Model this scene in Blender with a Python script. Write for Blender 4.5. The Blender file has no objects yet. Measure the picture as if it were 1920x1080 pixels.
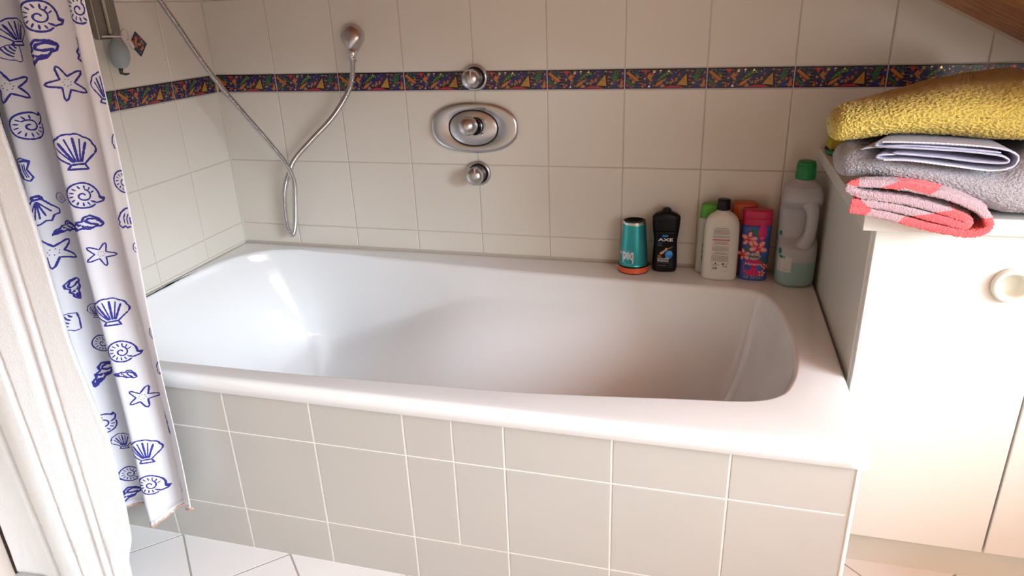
import bpy, bmesh, math, random
from mathutils import Vector, Matrix, noise
S = bpy.context.scene
COL = S.collection
PI = math.pi
# ------------------------------------------------------------ camera
cam_d = bpy.data.cameras.new('camera')
cam = bpy.data.objects.new('camera', cam_d)
COL.objects.link(cam)
Rr = Vector((0.96477067, 0.26058063, -0.03626707))
Ru = Vector((-0.06505351, 0.36984526, 0.9268131))
Rf = Vector((-0.25492274, 0.89180279, -0.37376754))
m = Matrix((Rr, Ru, -Rf)).transposed().to_4x4()
m.translation = Vector((1.4093, -1.8389, 1.1161))
cam.matrix_world = m
cam_d.sensor_width = 36.0
cam_d.lens = 36.0 * 1311.1 / 1920.0
cam_d.clip_start = 0.01
S.camera = cam
# ------------------------------------------------------------ world, exposure
w = bpy.data.worlds.new('world'); S.world = w; w.use_nodes = True
w.node_tree.nodes['Background'].inputs[0].default_value = (1.0, 0.76, 0.52, 1)
w.node_tree.nodes['Background'].inputs[1].default_value = 0.56
S.view_settings.view_transform = 'Standard'
S.view_settings.look = 'None'
S.view_settings.gamma = 1.0
S.view_settings.use_curve_mapping = False
S.view_settings.exposure = 0.0
# daylight through the roof window in the slope at the right
SL = 0.508                                   # fall of the roof slope per metre of x
def slope_z(x): return 1.094 - SL * (x - 1.878)
DX0, DX1, DY0, DY1, DZ = 1.86, 4.6, -0.76, -3.6, 2.62    # dormer opening in the slope, its flat ceiling
WY0, WY1, WZ0, WZ1 = -1.15, -3.45, 1.20, 2.52                        # dormer window
def window_light(energy, color):
    d = bpy.data.lights.new('dormer_daylight', 'AREA')
    d.shape = 'RECTANGLE'
    d.size = abs(WY1 - WY0) - .04; d.size_y = WZ1 - WZ0 - .04
    d.energy = energy; d.color = color
    o = bpy.data.objects.new('dormer_daylight', d)
    COL.objects.link(o)
    mm = Matrix(((0, -1, 0), (0, 0, 1), (-1, 0, 0))).transposed().to_4x4()   # shines along -x
    mm = Matrix((Vector((0, 1, 0)), Vector((0, 0, 1)), Vector((1, 0, 0)))).transposed().to_4x4()
    mm.translation = Vector((DX1 - .01, (WY0 + WY1) / 2, (WZ0 + WZ1) / 2))
    o.matrix_world = mm
window_light(292.0, (0.87, 1.0, 1.12))

# ------------------------------------------------------------ materials
MATS = {}
def mat(name, col, rough=0.5, metal=0.0, spec=0.5, noise_amt=0.0, noise_scale=30, bump=0.0, bump_scale=200, coat=0.0, sss=0.0, trans=0.0, sheen=0.0):
    if name in MATS: return MATS[name]
    m = bpy.data.materials.new(name); m.use_nodes = True
    nt = m.node_tree; b = nt.nodes['Principled BSDF']
    b.inputs['Base Color'].default_value = (*col, 1)
    b.inputs['Roughness'].default_value = rough
    b.inputs['Metallic'].default_value = metal
    b.inputs['Specular IOR Level'].default_value = spec
    b.inputs['Coat Weight'].default_value = coat
    b.inputs['Coat Roughness'].default_value = 0.05
    b.inputs['Transmission Weight'].default_value = trans
    b.inputs['Sheen Weight'].default_value = sheen
    if sss:
        b.inputs['Subsurface Weight'].default_value = sss
        b.inputs['Subsurface Radius'].default_value = (0.01, 0.01, 0.01)
    tc = nt.nodes.new('ShaderNodeTexCoord')
    n = nt.nodes.new('ShaderNodeTexNoise'); n.inputs['Scale'].default_value = noise_scale
    n.inputs['Detail'].default_value = 4
    nt.links.new(tc.outputs['Object'], n.inputs['Vector'])
    r = nt.nodes.new('ShaderNodeMixRGB'); r.blend_type = 'MIX'
    nt.links.new(n.outputs['Fac'], r.inputs['Fac'])
    k = noise_amt
    r.inputs[1].default_value = (*[max(0, c * (1 - k)) for c in col], 1)
    r.inputs[2].default_value = (*[min(1, c * (1 + k)) for c in col], 1)
    nt.links.new(r.outputs[0], b.inputs['Base Color'])
    if bump:
        n2 = nt.nodes.new('ShaderNodeTexNoise'); n2.inputs['Scale'].default_value = bump_scale
        n2.inputs['Detail'].default_value = 3
        nt.links.new(tc.outputs['Object'], n2.inputs['Vector'])
        bp = nt.nodes.new('ShaderNodeBump'); bp.inputs['Strength'].default_value = bump
        bp.inputs['Distance'].default_value = 0.002
        nt.links.new(n2.outputs['Fac'], bp.inputs['Height'])
        nt.links.new(bp.outputs[0], b.inputs['Normal'])
    MATS[name] = m
    return m
TILE = mat('cream_glazed_tile', (0.80, 0.75, 0.665), 0.22, noise_amt=.02, noise_scale=6, bump=.05, bump_scale=25)
APTILE = mat('dimmed_glazed_tile', (0.49, 0.468, 0.43), 0.2, noise_amt=.02, noise_scale=6)  # same tile as the walls, darkened to imitate weaker light on the apron
GROUT = mat('wall_grout', (0.62, 0.55, 0.47), 0.85, noise_amt=.12, noise_scale=40)
APGROUT = mat('pale_grout', (0.88, 0.86, 0.80), 0.8, noise_amt=.06, noise_scale=60)
ENAMEL = mat('white_enamel', (0.90, 0.90, 0.90), 0.10, coat=.3)
FLOORT = mat('floor_tile', (0.88, 0.87, 0.86), 0.35, noise_amt=.03, noise_scale=9)
FGROUT = mat('floor_grout', (0.42, 0.38, 0.34), 0.9, noise_amt=.1)
PLASTER = mat('white_plaster', (0.78, 0.75, 0.7), 0.9, noise_amt=.03)
CHROME = mat('chrome', (0.80, 0.80, 0.80), 0.10, metal=1.0)
SATIN = mat('satin_steel', (0.60, 0.59, 0.60), 0.30, metal=1.0)
DARKM = mat('dark_gap', (0.02, 0.02, 0.02), 0.4)
LAMINATE = mat('white_laminate', (0.80, 0.79, 0.74), 0.28, noise_amt=.01)
CREAMP = mat('cream_plastic', (0.83, 0.80, 0.70), 0.3)
CLOTH = mat('white_polyester', (0.82, 0.82, 0.86), 0.75, noise_amt=.02, bump=.08, bump_scale=900, sheen=.1)
INK = mat('navy_print', (0.035, 0.035, 0.30), 0.8)
TANHEM = mat('tan_hem', (0.72, 0.45, 0.32), 0.85)
TERRYW = mat('white_terry', (0.88, 0.88, 0.88), 0.95, bump=.8, bump_scale=500, sheen=.3)
TERRYY = mat('yellow_terry', (0.62, 0.46, 0.09), 0.9, noise_amt=.25, noise_scale=350, bump=1.0, bump_scale=450, sheen=.3)
TERRYG = mat('grey_terry', (0.38, 0.355, 0.38), 0.95, noise_amt=.18, noise_scale=350, bump=1.0, bump_scale=450, sheen=.3)
LAVW = mat('lavender_cloth', (0.50, 0.49, 0.62), 0.9, noise_amt=.08, noise_scale=200, bump=.5, bump_scale=600)
STITCH = mat('pale_stitching', (0.80, 0.78, 0.82), 0.9)
BLACKP = mat('black_plastic', (0.004, 0.004, 0.005), 0.3, spec=.25)
AQUA = mat('pale_aqua_plastic', (0.36, 0.42, 0.43), 0.35)

def wood_mat():
    m = bpy.data.materials.new('pine_boards'); m.use_nodes = True
    nt = m.node_tree; b = nt.nodes['Principled BSDF']; b.inputs['Roughness'].default_value = .45
    tc = nt.nodes.new('ShaderNodeTexCoord'); mp = nt.nodes.new('ShaderNodeMapping')
    mp.inputs['Scale'].default_value = (1.2, 22, 14)
    nt.links.new(tc.outputs['Object'], mp.inputs['Vector'])
    n = nt.nodes.new('ShaderNodeTexNoise'); n.inputs['Scale'].default_value = 2.2; n.inputs['Detail'].default_value = 6
    n.inputs['Distortion'].default_value = .6
    nt.links.new(mp.outputs[0], n.inputs['Vector'])
    r = nt.nodes.new('ShaderNodeValToRGB')
    r.color_ramp.elements[0].position = .32; r.color_ramp.elements[0].color = (0.32, 0.09, 0.025, 1)
    r.color_ramp.elements[1].position = .7; r.color_ramp.elements[1].color = (0.78, 0.32, 0.11, 1)
    nt.links.new(n.outputs['Fac'], r.inputs['Fac']); nt.links.new(r.outputs[0], b.inputs['Base Color'])
    return m
WOOD = wood_mat()

def pink_mat():
    m = bpy.data.materials.new('pink_grey_terry'); m.use_nodes = True
    nt = m.node_tree; b = nt.nodes['Principled BSDF']; b.inputs['Roughness'].default_value = .95
    b.inputs['Sheen Weight'].default_value = .3
    tc = nt.nodes.new('ShaderNodeTexCoord')
    n = nt.nodes.new('ShaderNodeTexVoronoi'); n.inputs['Scale'].default_value = 19
    n.inputs['Randomness'].default_value = 1.0
    mp = nt.nodes.new('ShaderNodeMapping'); mp.inputs['Scale'].default_value = (1, .5, 1.7); mp.inputs['Location'].default_value = (.13, .4, .07)
    nt.links.new(tc.outputs['Object'], mp.inputs['Vector']); nt.links.new(mp.outputs[0], n.inputs['Vector'])
    sp = nt.nodes.new('ShaderNodeSeparateColor'); nt.links.new(n.outputs['Color'], sp.inputs[0])
    r = nt.nodes.new('ShaderNodeValToRGB'); r.color_ramp.interpolation = 'LINEAR'
    r.color_ramp.elements[0].position = .47; r.color_ramp.elements[0].color = (0.47, 0.32, 0.35, 1)
    r.color_ramp.elements[1].position = .53; r.color_ramp.elements[1].color = (0.80, 0.11, 0.12, 1)
    nt.links.new(sp.outputs[0], r.inputs['Fac']); nt.links.new(r.outputs[0], b.inputs['Base Color'])
    n2 = nt.nodes.new('ShaderNodeTexNoise'); n2.inputs['Scale'].default_value = 450
    nt.links.new(tc.outputs['Object'], n2.inputs['Vector'])
    bp = nt.nodes.new('ShaderNodeBump'); bp.inputs['Strength'].default_value = 1; bp.inputs['Distance'].default_value = .002
    nt.links.new(n2.outputs['Fac'], bp.inputs['Height']); nt.links.new(bp.outputs[0], b.inputs['Normal'])
    return m
PINKT = pink_mat()

# ------------------------------------------------------------ mesh helpers
class MB:
    def __init__(s): s.v = []; s.f = []; s.mi = []; s.mats = []; s.sm = []
    def m(s, mt):
        if mt not in s.mats: s.mats.append(mt)
        return s.mats.index(mt)
    def add(s, vs, fs, mt, smooth=False):
        o = len(s.v); k = s.m(mt); s.v += [tuple(v) for v in vs]
        for f in fs: s.f.append(tuple(i + o for i in f)); s.mi.append(k); s.sm.append(smooth)
    def box(s, a, b, mt, bev=0.0):
        x0, y0, z0 = [min(p, q) for p, q in zip(a, b)]; x1, y1, z1 = [max(p, q) for p, q in zip(a, b)]
        if bev <= 0:
            s.add([(x0,y0,z0),(x1,y0,z0),(x1,y1,z0),(x0,y1,z0),(x0,y0,z1),(x1,y0,z1),(x1,y1,z1),(x0,y1,z1)],
                  [(3,2,1,0),(4,5,6,7),(0,1,5,4),(1,2,6,5),(2,3,7,6),(3,0,4,7)], mt)
            return
        bm = bmesh.new(); bmesh.ops.create_cube(bm, size=1)
        for v in bm.verts: v.co = Vector(((x0+x1)/2 + v.co.x*(x1-x0), (y0+y1)/2 + v.co.y*(y1-y0), (z0+z1)/2 + v.co.z*(z1-z0)))
        bmesh.ops.bevel(bm, geom=bm.edges[:], offset=bev, segments=3, profile=.5, affect='EDGES')
        s.bm(bm, mt, False)
    def bm(s, bm, mt, smooth=True):
        bm.verts.index_update()
        s.add([v.co[:] for v in bm.verts], [tuple(v.index for v in f.verts) for f in bm.faces], mt, smooth); bm.free()
    def loft(s, rings, mt, closed=True, cap0=False, cap1=False, smooth=True):
        n = len(rings[0]); vs = [p for r in rings for p in r]; fs = []
        for i in range(len(rings) - 1):
            for j in range(n if closed else n - 1):
                a = i*n + j; b = i*n + (j+1) % n
                fs.append((a, b, b + n, a + n))
        if cap0: fs.append(tuple(range(n))[::-1])
        if cap1: fs.append(tuple((len(rings)-1)*n + j for j in range(n)))
        s.add(vs, fs, mt, smooth)
    def tube(s, pts, rad, mt, n=12, cap=True):
        pts = [Vector(p) for p in pts]; rings = []
        t0 = (pts[1]-pts[0]).normalized(); up = Vector((0,0,1)) if abs(t0.z) < .9 else Vector((0,1,0))
        a = t0.cross(up).normalized()
        for i, p in enumerate(pts):
            t = (pts[min(i+1, len(pts)-1)] - pts[max(i-1, 0)]).normalized()
            a = (a - t * a.dot(t)).normalized(); b = t.cross(a)
            r = rad[i] if isinstance(rad, (list, tuple)) else rad
            rings.append([p + (a*math.cos(2*PI*k/n) + b*math.sin(2*PI*k/n))*r for k in range(n)])
        s.loft(rings, mt, True, cap, cap)
    def revolve(s, prof, origin, axis, mt, n=40, cap0=False, cap1=False):
        """prof = [(r, h)]; h runs along axis from origin"""
        ax = Vector(axis).normalized(); u = ax.cross(Vector((0,0,1)) if abs(ax.z) < .9 else Vector((1,0,0))).normalized(); v = ax.cross(u)
        o = Vector(origin)
        s.loft([[o + ax*h + (u*math.cos(2*PI*k/n) + v*math.sin(2*PI*k/n))*r for k in range(n)] for r, h in prof], mt, True, cap0, cap1)
    def build(s, name, parent=None, loc=None, autosmooth=None):
        me = bpy.data.meshes.new(name)
        me.from_pydata([tuple(v) for v in s.v], [], s.f)
        for mt in s.mats: me.materials.append(mt)
        me.polygons.foreach_set('material_index', s.mi)
        me.polygons.foreach_set('use_smooth', s.sm)
        me.update()
        if autosmooth:
            me.set_sharp_from_angle(angle=math.radians(autosmooth))
        o = bpy.data.objects.new(name, me); COL.objects.link(o)
        if parent is not None:
            o.parent = parent
            o.matrix_parent_inverse = Matrix.Translation(-parent.location)
        return o
def thing(name, label, cat, loc=(0,0,0), group=None):
    o = bpy.data.objects.new(name, None); COL.objects.link(o); o.location = loc
    o.empty_display_size = .02
    o['label'] = label; o['category'] = cat
    if group: o['group'] = group
    return o
def tag(o, label, cat, group=None):
    o['label'] = label; o['category'] = cat
    if group: o['group'] = group
    return o
def structure(o): o['kind'] = 'structure'; return o
def lerp(a, b, t): return a + (b - a) * t
def catmull(P, n, closed=False):
    P = [Vector(p) for p in P]; out = []; N = len(P)
    segs = N if closed else N - 1
    for i in range(segs):
        if closed: a, b, c, d = P[(i-1) % N], P[i], P[(i+1) % N], P[(i+2) % N]
        else: a, b, c, d = P[max(i-1, 0)], P[i], P[i+1], P[min(i+2, N-1)]
        for k in range(n):
            t = k / n
            out.append(.5*((2*b) + (c-a)*t + (2*a-5*b+4*c-d)*t*t + (3*b-a-3*c+d)*t**3))
    if not closed: out.append(P[-1].copy())
    return out
def interp(tab, x):
    if x <= tab[0][0]: return tab[0][1]
    for (a, p), (b, q) in zip(tab, tab[1:]):
        if x <= b:
            t = (x-a)/(b-a); return p + (q-p)*t
    return tab[-1][1]
def sinterp(tab, x):
    if x <= tab[0][0]: return tab[0][1]
    for i in range(len(tab)-1):
        a, p = tab[i]; b, q = tab[i+1]
        if x <= b:
            t = (x-a)/(b-a)
            p0 = tab[max(i-1,0)][1]; q1 = tab[min(i+2, len(tab)-1)][1]
            return .5*((2*p) + (q-p0)*t + (2*p0-5*p+4*q-q1)*t*t + (3*p-p0-3*q+q1)*t**3)
    return tab[-1][1]
def text_faces(s, height, width=None, bold=0.0, align='LEFT'):
    """flat glyph mesh: list of (verts2d, faces); scaled to the cap height / total width"""
    c = bpy.data.curves.new('t', 'FONT'); c.body = s; c.size = 1; c.resolution_u = 3; c.offset = bold
    o = bpy.data.objects.new('t', c); COL.objects.link(o)
    dg = bpy.context.evaluated_depsgraph_get(); dg.update()
    me = bpy.data.meshes.new_from_object(o.evaluated_get(dg))
    bm = bmesh.new(); bm.from_mesh(me)
    bmesh.ops.triangulate(bm, faces=bm.faces[:])
    bmesh.ops.subdivide_edges(bm, edges=[e for e in bm.edges if e.calc_length() > .25], cuts=1)
    bmesh.ops.triangulate(bm, faces=[f for f in bm.faces if len(f.verts) > 3])
    bm.verts.index_update()
    vs = [(v.co.x, v.co.y) for v in bm.verts]; fs = [tuple(v.index for v in f.verts) for f in bm.faces]
    bm.free(); bpy.data.meshes.remove(me); bpy.data.objects.remove(o); bpy.data.curves.remove(c)
    if not vs: return [], []
    x0 = min(v[0] for v in vs); x1 = max(v[0] for v in vs)
    sy = height / .7; sx = sy if width is None else width / max(1e-6, x1-x0)
    ox = {'LEFT': 0, 'CENTER': -(x1-x0)*sx/2, 'RIGHT': -(x1-x0)*sx}[align]
    return [((v[0]-x0)*sx + ox, v[1]*sy) for v in vs], fs

# ------------------------------------------------------------ patterned border tile (all colours are glaze)
def pm(n, c, r=.25, me=0.0): return mat('glaze_' + n, c, r, me)
GZ = dict(base=pm('indigo', (0.035,0.03,0.10)), black=pm('black',(0.01,0.008,0.012)), blue=pm('blue',(0.03,0.035,0.19)), purple=pm('purple',(0.13,0.05,0.24)),
          green=pm('green',(0.035,0.14,0.05)), orange=pm('orange',(0.52,0.17,0.045)), red=pm('red',(0.45,0.04,0.04)), ochre=pm('ochre',(0.48,0.25,0.05)),
          gold=mat('glaze_gold',(0.95,0.68,0.35),.2,1.0), pale=pm('pale',(0.6,0.55,0.6)), olive=pm('olive',(0.22,0.24,0.05)))
def poly_disc(cx, cy, r, asp, n=10): return [(cx + r*math.cos(2*PI*k/n), cy + r*asp*math.sin(2*PI*k/n)) for k in range(n)]
def stripe(a, b, w, asp=4.0):
    dx, dy = (b[0]-a[0])*asp, b[1]-a[1]; L = math.hypot(dx, dy); nx, ny = -dy/L*w/asp, dx/L*w
    return [(a[0]-nx, a[1]-ny), (b[0]-nx, b[1]-ny), (b[0]+nx, b[1]+ny), (a[0]+nx, a[1]+ny)]
def arc(cx, cy, r, a0, a1, w, asp=4.0, n=8):
    o = []; i_ = []
    for k in range(n+1):
        a = math.radians(lerp(a0, a1, k/n))
        o.append((cx + (r+w)*math.cos(a)/asp, cy + (r+w)*math.sin(a))); i_.append((cx + (r-w)*math.cos(a)/asp, cy + (r-w)*math.sin(a)))
    return [[o[k], o[k+1], i_[k+1], i_[k]][::-1] for k in range(n)]
def border_pattern():
    A = 4.0; rnd = random.Random(11); L = []
    L.append((0, 'base', [(0,0),(1,0),(1,1),(0,1)]))
    names = ['purple','blue','red','green','orange','black','orange','red','olive','ochre']
    for k in range(190):
        cx, cy, r = rnd.random(), rnd.random(), rnd.uniform(.04,.11)
        a = rnd.random()*6.28
        n = rnd.choice([3,3,4])
        L.append((1, rnd.choice(names), [(min(1,max(0,cx + r*math.cos(a+2*PI*q/n)/A)), min(1,max(0,cy + r*math.sin(a+2*PI*q/n)))) for q in range(n)]))
    def S_(a,b,w,c,lv=2): L.append((lv+1, 'black', stripe(a,b,w+.025))); L.append((lv+2, c, stripe(a,b,w)))
    S_((.02,.85),(.15,.42),.075,'orange'); S_((.015,.42),(.10,.12),.07,'green')
    S_((.24,.38),(.34,.05),.03,'blue'); L.append((3,'orange',[(.27,.6),(.305,.42),(.34,.62),(.305,.8)])); L.append((3,'red',[(.2,.95),(.26,.7),(.29,.97)]))
    for w_, c in ((.11,'black'),(.08,'green')):
        for q in arc(.60, .0, .82, 95, 168, w_): L.append((4 if c=='black' else 5, c, q))
    for k in range(6):
        a = math.radians(100 + k*12); L.append((6,'ochre', poly_disc(.60+.82*math.cos(a)/A, .82*math.sin(a), .0075, A)))
    L.append((6,'black',[(.35,.05),(.42,.1),(.53,.42),(.555,.6),(.46,.5),(.38,.3)])); L.append((7,'orange',[(.37,.08),(.42,.14),(.52,.43),(.54,.54),(.46,.44),(.39,.26)]))
    S_((.47,.28),(.70,.97),.055,'blue',5)
    L.append((6,'black',[(.62,.12),(.79,.08),(.77,.9)])); L.append((7,'ochre',[(.645,.18),(.775,.14),(.76,.76)])); L.append((8,'red',poly_disc(.73,.45,.008,A)))
    L.append((6,'black',[(.45,.0),(.8,.0),(.68,.2),(.55,.2)])); L.append((7,'red',[(.48,.03),(.74,.03),(.66,.15),(.56,.15)]))
    for x in (.175, .82, .20):
        L.append((6,'black', [(x-.008,0.02),(x+.008,.02),(x+.008,.98),(x-.008,.98)]))
        for k in range(6): L.append((7, 'pale' if k%2 else 'orange', poly_disc(x, .1+.16*k, .0055, A, 8)))
    L.append((6,'green',[(.86,.3),(.92,.55),(.95,.95),(.89,.95),(.85,.6)])); L.append((7,'black',poly_disc(.92,.78,.022,A))); L.append((8,'olive',poly_disc(.92,.78,.011,A)))
    L.append((6,'orange',[(.94,.08),(.995,.08),(.975,.55)])); L.append((6,'blue',[(.86,.05),(.93,.05),(.9,.35)]))
    for c in [(.3,.12),(.36,.86),(.54,.9),(.44,.94)]: L.append((9,'gold',[(c[0]-.016,c[1]-.07),(c[0]+.016,c[1]-.05),(c[0]+.003,c[1]+.07)]))
    for c in [(.07,.55),(.1,.28),(.14,.62),(.25,.9),(.47,.2),(.5,.36),(.63,.8),(.66,.92),(.88,.45),(.58,.75),(.35,.7)]: L.append((9,'gold',poly_disc(c[0],c[1],.0045,A,8)))
    L.append((3,'black',[(0,0),(1,0),(1,.045),(0,.045)])); L.append((10,'black',[(0,.955),(1,.955),(1,1),(0,1)])); L.append((10,'blue',[(0,0),(1,0),(1,.03),(0,.03)]))
    return L
PATTERN = border_pattern()
def put_pattern(mb, fn, pat=PATTERN, lift=.00007):
    """fn(u, v, h) -> world point"""
    for k, (lv, c, P) in enumerate(pat):
        h = lv*lift + k*1e-7
        P = [(min(1,max(0,a)), min(1,max(0,b))) for a, b in P]
        mb.add([fn(a, b, h) for a, b in P], [tuple(range(len(P)))], GZ[c])
def put_tile(mb, fn, u0, u1, v0, v1, mt, th=.004, gap=.00125, bev=.0016, jit=None):
    """beveled tile: fn(u, v, depth) with depth 0 = front"""
    u0 += gap; u1 -= gap; v0 += gap; v1 -= gap
    if u1-u0 < .004 or v1-v0 < .004: return
    q = lambda a, b, c, d, h: [fn(a,c,h), fn(b,c,h), fn(b,d,h), fn(a,d,h)]
    vs = q(u0,u1,v0,v1,th) + q(u0,u1,v0,v1,bev*.7) + q(u0+bev*.4,u1-bev*.4,v0+bev*.4,v1-bev*.4,bev*.25) + q(u0+bev,u1-bev,v0+bev,v1-bev,0)
    fs = []
    for k in range(3):
        for j in range(4): fs.append((4*k+j, 4*k+(j+1)%4, 4*k+4+(j+1)%4, 4*k+4+j))
    fs.append((12,13,14,15))
    mb.add(vs, fs, mt)
Z2, HT, BD = 0.5095, 0.2003, 0.0505
ROWS = [(0.449, Z2), (Z2, Z2+HT), (Z2+HT, Z2+2*HT), ('band', Z2+2*HT, Z2+2*HT+BD)]
zt = Z2+2*HT+BD
for k in range(5): ROWS.append((zt + k*HT, zt + (k+1)*HT))
# ------------------------------------------------------------ walls
mb = MB()
fb = lambda u, v, h: (u, h, v)
for r in ROWS:
    for i in range(13):
        u0, u1 = .2*i, min(.2*(i+1), 2.52)
        if r[0] == 'band':
            put_tile(mb, fb, u0, u1, r[1], r[2], GZ['base'])
            put_pattern(mb, lambda a, b, h, u0=u0, u1=u1, r=r: (lerp(u0+.002, u1-.002, a), -h-.00002, lerp(r[1]+.002, r[2]-.002, b)))
        else: put_tile(mb, fb, u0, u1, r[0], r[1], TILE)
mb.box((-.003, .0013, 0), (2.52, .12, 1.96), GROUT)
structure(mb.build('wall_back'))
mb = MB()
D1 = .182
fl = lambda u, v, h: (-h, u, v)       # u = y
cuts = [0, -D1] + [-D1-.2*k for k in range(1, 9)]
for r in ROWS + [(.0, .049), (.049, .2493), (.2493, .449)]:
    for a, b in zip(cuts, cuts[1:]):
        if r[0] == 'band':
            put_tile(mb, fl, b, a, r[1], r[2], GZ['base'])
            full = -.2 if a == 0 else b-a
            f = lambda p, q, h, a=a, r=r: (h+.00002, lerp(a-.198, a-.002, p), lerp(r[1]+.002, r[2]-.002, q))
            pat = PATTERN if a != 0 else [(lv, c, [(max(.1, x), y) for x, y in P]) for lv, c, P in PATTERN]
            put_pattern(mb, f, pat)
        else: put_tile(mb, fl, b, a, r[0], r[1], TILE)
mb.box((-.0013, .0, 0), (-.12, -1.8, 2.3), GROUT)
mb.box((-.002, -.0035, .449), (.0035, .002, 2.0), mat('corner_sealant', (.72,.69,.62), .6))
structure(mb.build('wall_left'))
# rhombus decor inlay on the left wall
mb = MB()
rh = [Vector((0.0, -.276, 1.091)), Vector((0.0, -.302, 1.062)), Vector((0.0, -.274, 1.031)), Vector((0.0, -.246, 1.060))]
mb.loft([[p for p in rh], [p + Vector((.0030,0,0)) for p in rh]], GZ['base'], cap0=True, cap1=True, smooth=False)
c0 = sum(rh, Vector())/4
rnd = random.Random(4)
for k in range(70):
    a, b = rnd.uniform(-.9,.9), rnd.uniform(-.9,.9)
    if abs(a)+abs(b) > .82: continue
    r = rnd.uniform(.002,.0055); n = rnd.choice([3,4,4,8]); t = rnd.random()*6
    P = [c0 + Vector((.0031+k*2e-6, a*.027 + r*math.cos(t+2*PI*q/n), b*.030 + r*math.sin(t+2*PI*q/n))) for q in range(n)]
    mb.add(P, [tuple(range(n))], GZ[rnd.choice(['orange','green','blue','red','ochre','purple','orange'])])
tag(mb.build('decor_tile'), 'small rhombus of coloured patterned tile on the left tiled wall', 'tile')

# floor: diagonal tiles
mb = MB()
mb.box((-.1, .1, -.05), (4.65, -3.8, -.0005), FGROUT)
bm = bmesh.new()
T = .2; ox, oy = .289, -.795
c45 = math.sqrt(.5)
for i in range(-30, 30):
    for j in range(-30, 30):
        def w_(a, b): return ox + (a - b)*c45, oy + (a + b)*c45
        g = .0015
        P = [w_(i*T+g, j*T+g), w_((i+1)*T-g, j*T+g), w_((i+1)*T-g, (j+1)*T-g), w_(i*T+g, (j+1)*T-g)]
        cx = sum(p[0] for p in P)/4; cy = sum(p[1] for p in P)/4
        if -.05 < cx < 4.6 and -3.7 < cy < .05:
            mb.add([(p[0], p[1], -.002) for p in P] + [(lerp(p[0],cx,.006), lerp(p[1],cy,.006), 0) for p in P],
                   [(0,1,5,4),(1,2,6,5),(2,3,7,6),(3,0,4,7),(4,5,6,7)], FLOORT)
structure(mb.build('floor'))
# sloped wooden ceiling with the opening of a roof window
mb = MB()
def slab(x0, x1, y0, y1, th=.02):
    vs = [(x, y, slope_z(x) + d) for d in (0, th) for x, y in ((x0,y0),(x1,y0),(x1,y1),(x0,y1))]
    mb.add(vs, [(0,1,2,3),(7,6,5,4),(0,4,5,1),(1,5,6,2),(2,6,7,3),(3,7,4,0)], WOOD)
pw = .096
y = 0.0
while y > -3.7:
    y1 = y - pw
    ya, yb = y - .0015, y1 + .0015
    if ya <= DY0 and yb >= DY1: slab(.0, DX0, ya, yb)
    elif yb < DY0 < ya: slab(.0, 2.52, ya, DY0); slab(.0, DX0, DY0, yb)
    elif yb < DY1 < ya: slab(.0, DX0, ya, DY1); slab(.0, 2.52, DY1, yb)
    else: slab(.0, 2.52, ya, yb)
    y = y1
mb.box((0, 0, 2.05), (-.02, -.01, 2.051), WOOD)
# backing so no light leaks between boards
for a in ((0, DX0, 0, -3.75), (DX0, 2.52, 0, DY0), (DX0, 2.52, DY1, -3.75)):
    x0, x1, y0, y1 = a
    vs = [(x, yy, slope_z(x) + d) for d in (.008, .03) for x, yy in ((x0,y0),(x1,y0),(x1,y1),(x0,y1))]
    mb.add(vs, [(0,1,2,3),(7,6,5,4),(0,4,5,1),(1,5,6,2),(2,6,7,3),(3,7,4,0)], WOOD)
mb.box((DX0, DY0, DZ), (DX1, DY1, DZ + .02), WOOD)
structure(mb.build('ceiling'))
mb = MB()
vs = [(x, yy, slope_z(x) + d) for d in (0, -.007) for x, yy in ((.0, .0),(2.5, .0),(2.5,-.005),(.0,-.005))]
mb.add(vs, [(0,1,2,3),(7,6,5,4),(0,4,5,1),(1,5,6,2),(2,6,7,3),(3,7,4,0)], mat('seam_grout', (0.72, 0.62, 0.5), .7))
structure(mb.build('trim_1'))
# dormer: cheeks, window wall, knee wall, added light-blocking ledge
mb = MB()
mb.box((2.50, 0, 0), (2.56, DY0, .80), PLASTER)
mb.box((2.50, DY0, 0), (DX1, DY0 + .04, DZ), PLASTER)
mb.box((2.60, DY0, 0), (DX1, DY1, .66), PLASTER)      # unseen ledge block, added to keep low light off cabinet and apron
mb.box((DX0-.03, DY0+.03, slope_z(DX0)+.012), (DX0, DY1-.03, DZ+.02), PLASTER)
for yy, dd in ((DY0, .03), (DY1, -.03)):
    q = [(DX0, DZ), (DX0, slope_z(DX0)), (2.51, slope_z(2.51)), (2.51, DZ)]
    mb.loft([[(a_, yy, c_) for a_, c_ in q], [(a_, yy+dd, c_) for a_, c_ in q]], PLASTER, True, True, True, smooth=False)
mb.box((2.50, DY1, 0), (DX1, DY1 - .04, DZ), PLASTER)
mb.box((DX1, DY0+.04, 0), (DX1+.06, DY1-.04, WZ0), PLASTER); mb.box((DX1, DY0+.04, WZ1), (DX1+.06, DY1-.04, DZ+.02), PLASTER)
mb.box((DX1, DY0+.04, WZ0), (DX1+.06, WY0, WZ1), PLASTER); mb.box((DX1, WY1, WZ0), (DX1+.06, DY1-.04, WZ1), PLASTER)
structure(mb.build('wall_right'))
mb = MB()
for q in ((WY0, WY0-.035, WZ0, WZ1), (WY1+.035, WY1, WZ0, WZ1), (WY0, WY1, WZ0, WZ0+.035), (WY0, WY1, WZ1-.035, WZ1), ((WY0+WY1)/2+.02, (WY0+WY1)/2-.02, WZ0, WZ1)):
    mb.box((DX1+.02, q[0], q[2]), (DX1+.055, q[1], q[3]), LAMINATE)
mb.box((DX1+.035, WY0, WZ0), (DX1+.04, WY1, WZ1), mat('pane_glass', (.75,.85,.95), .05))
structure(mb.build('window_1'))

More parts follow.
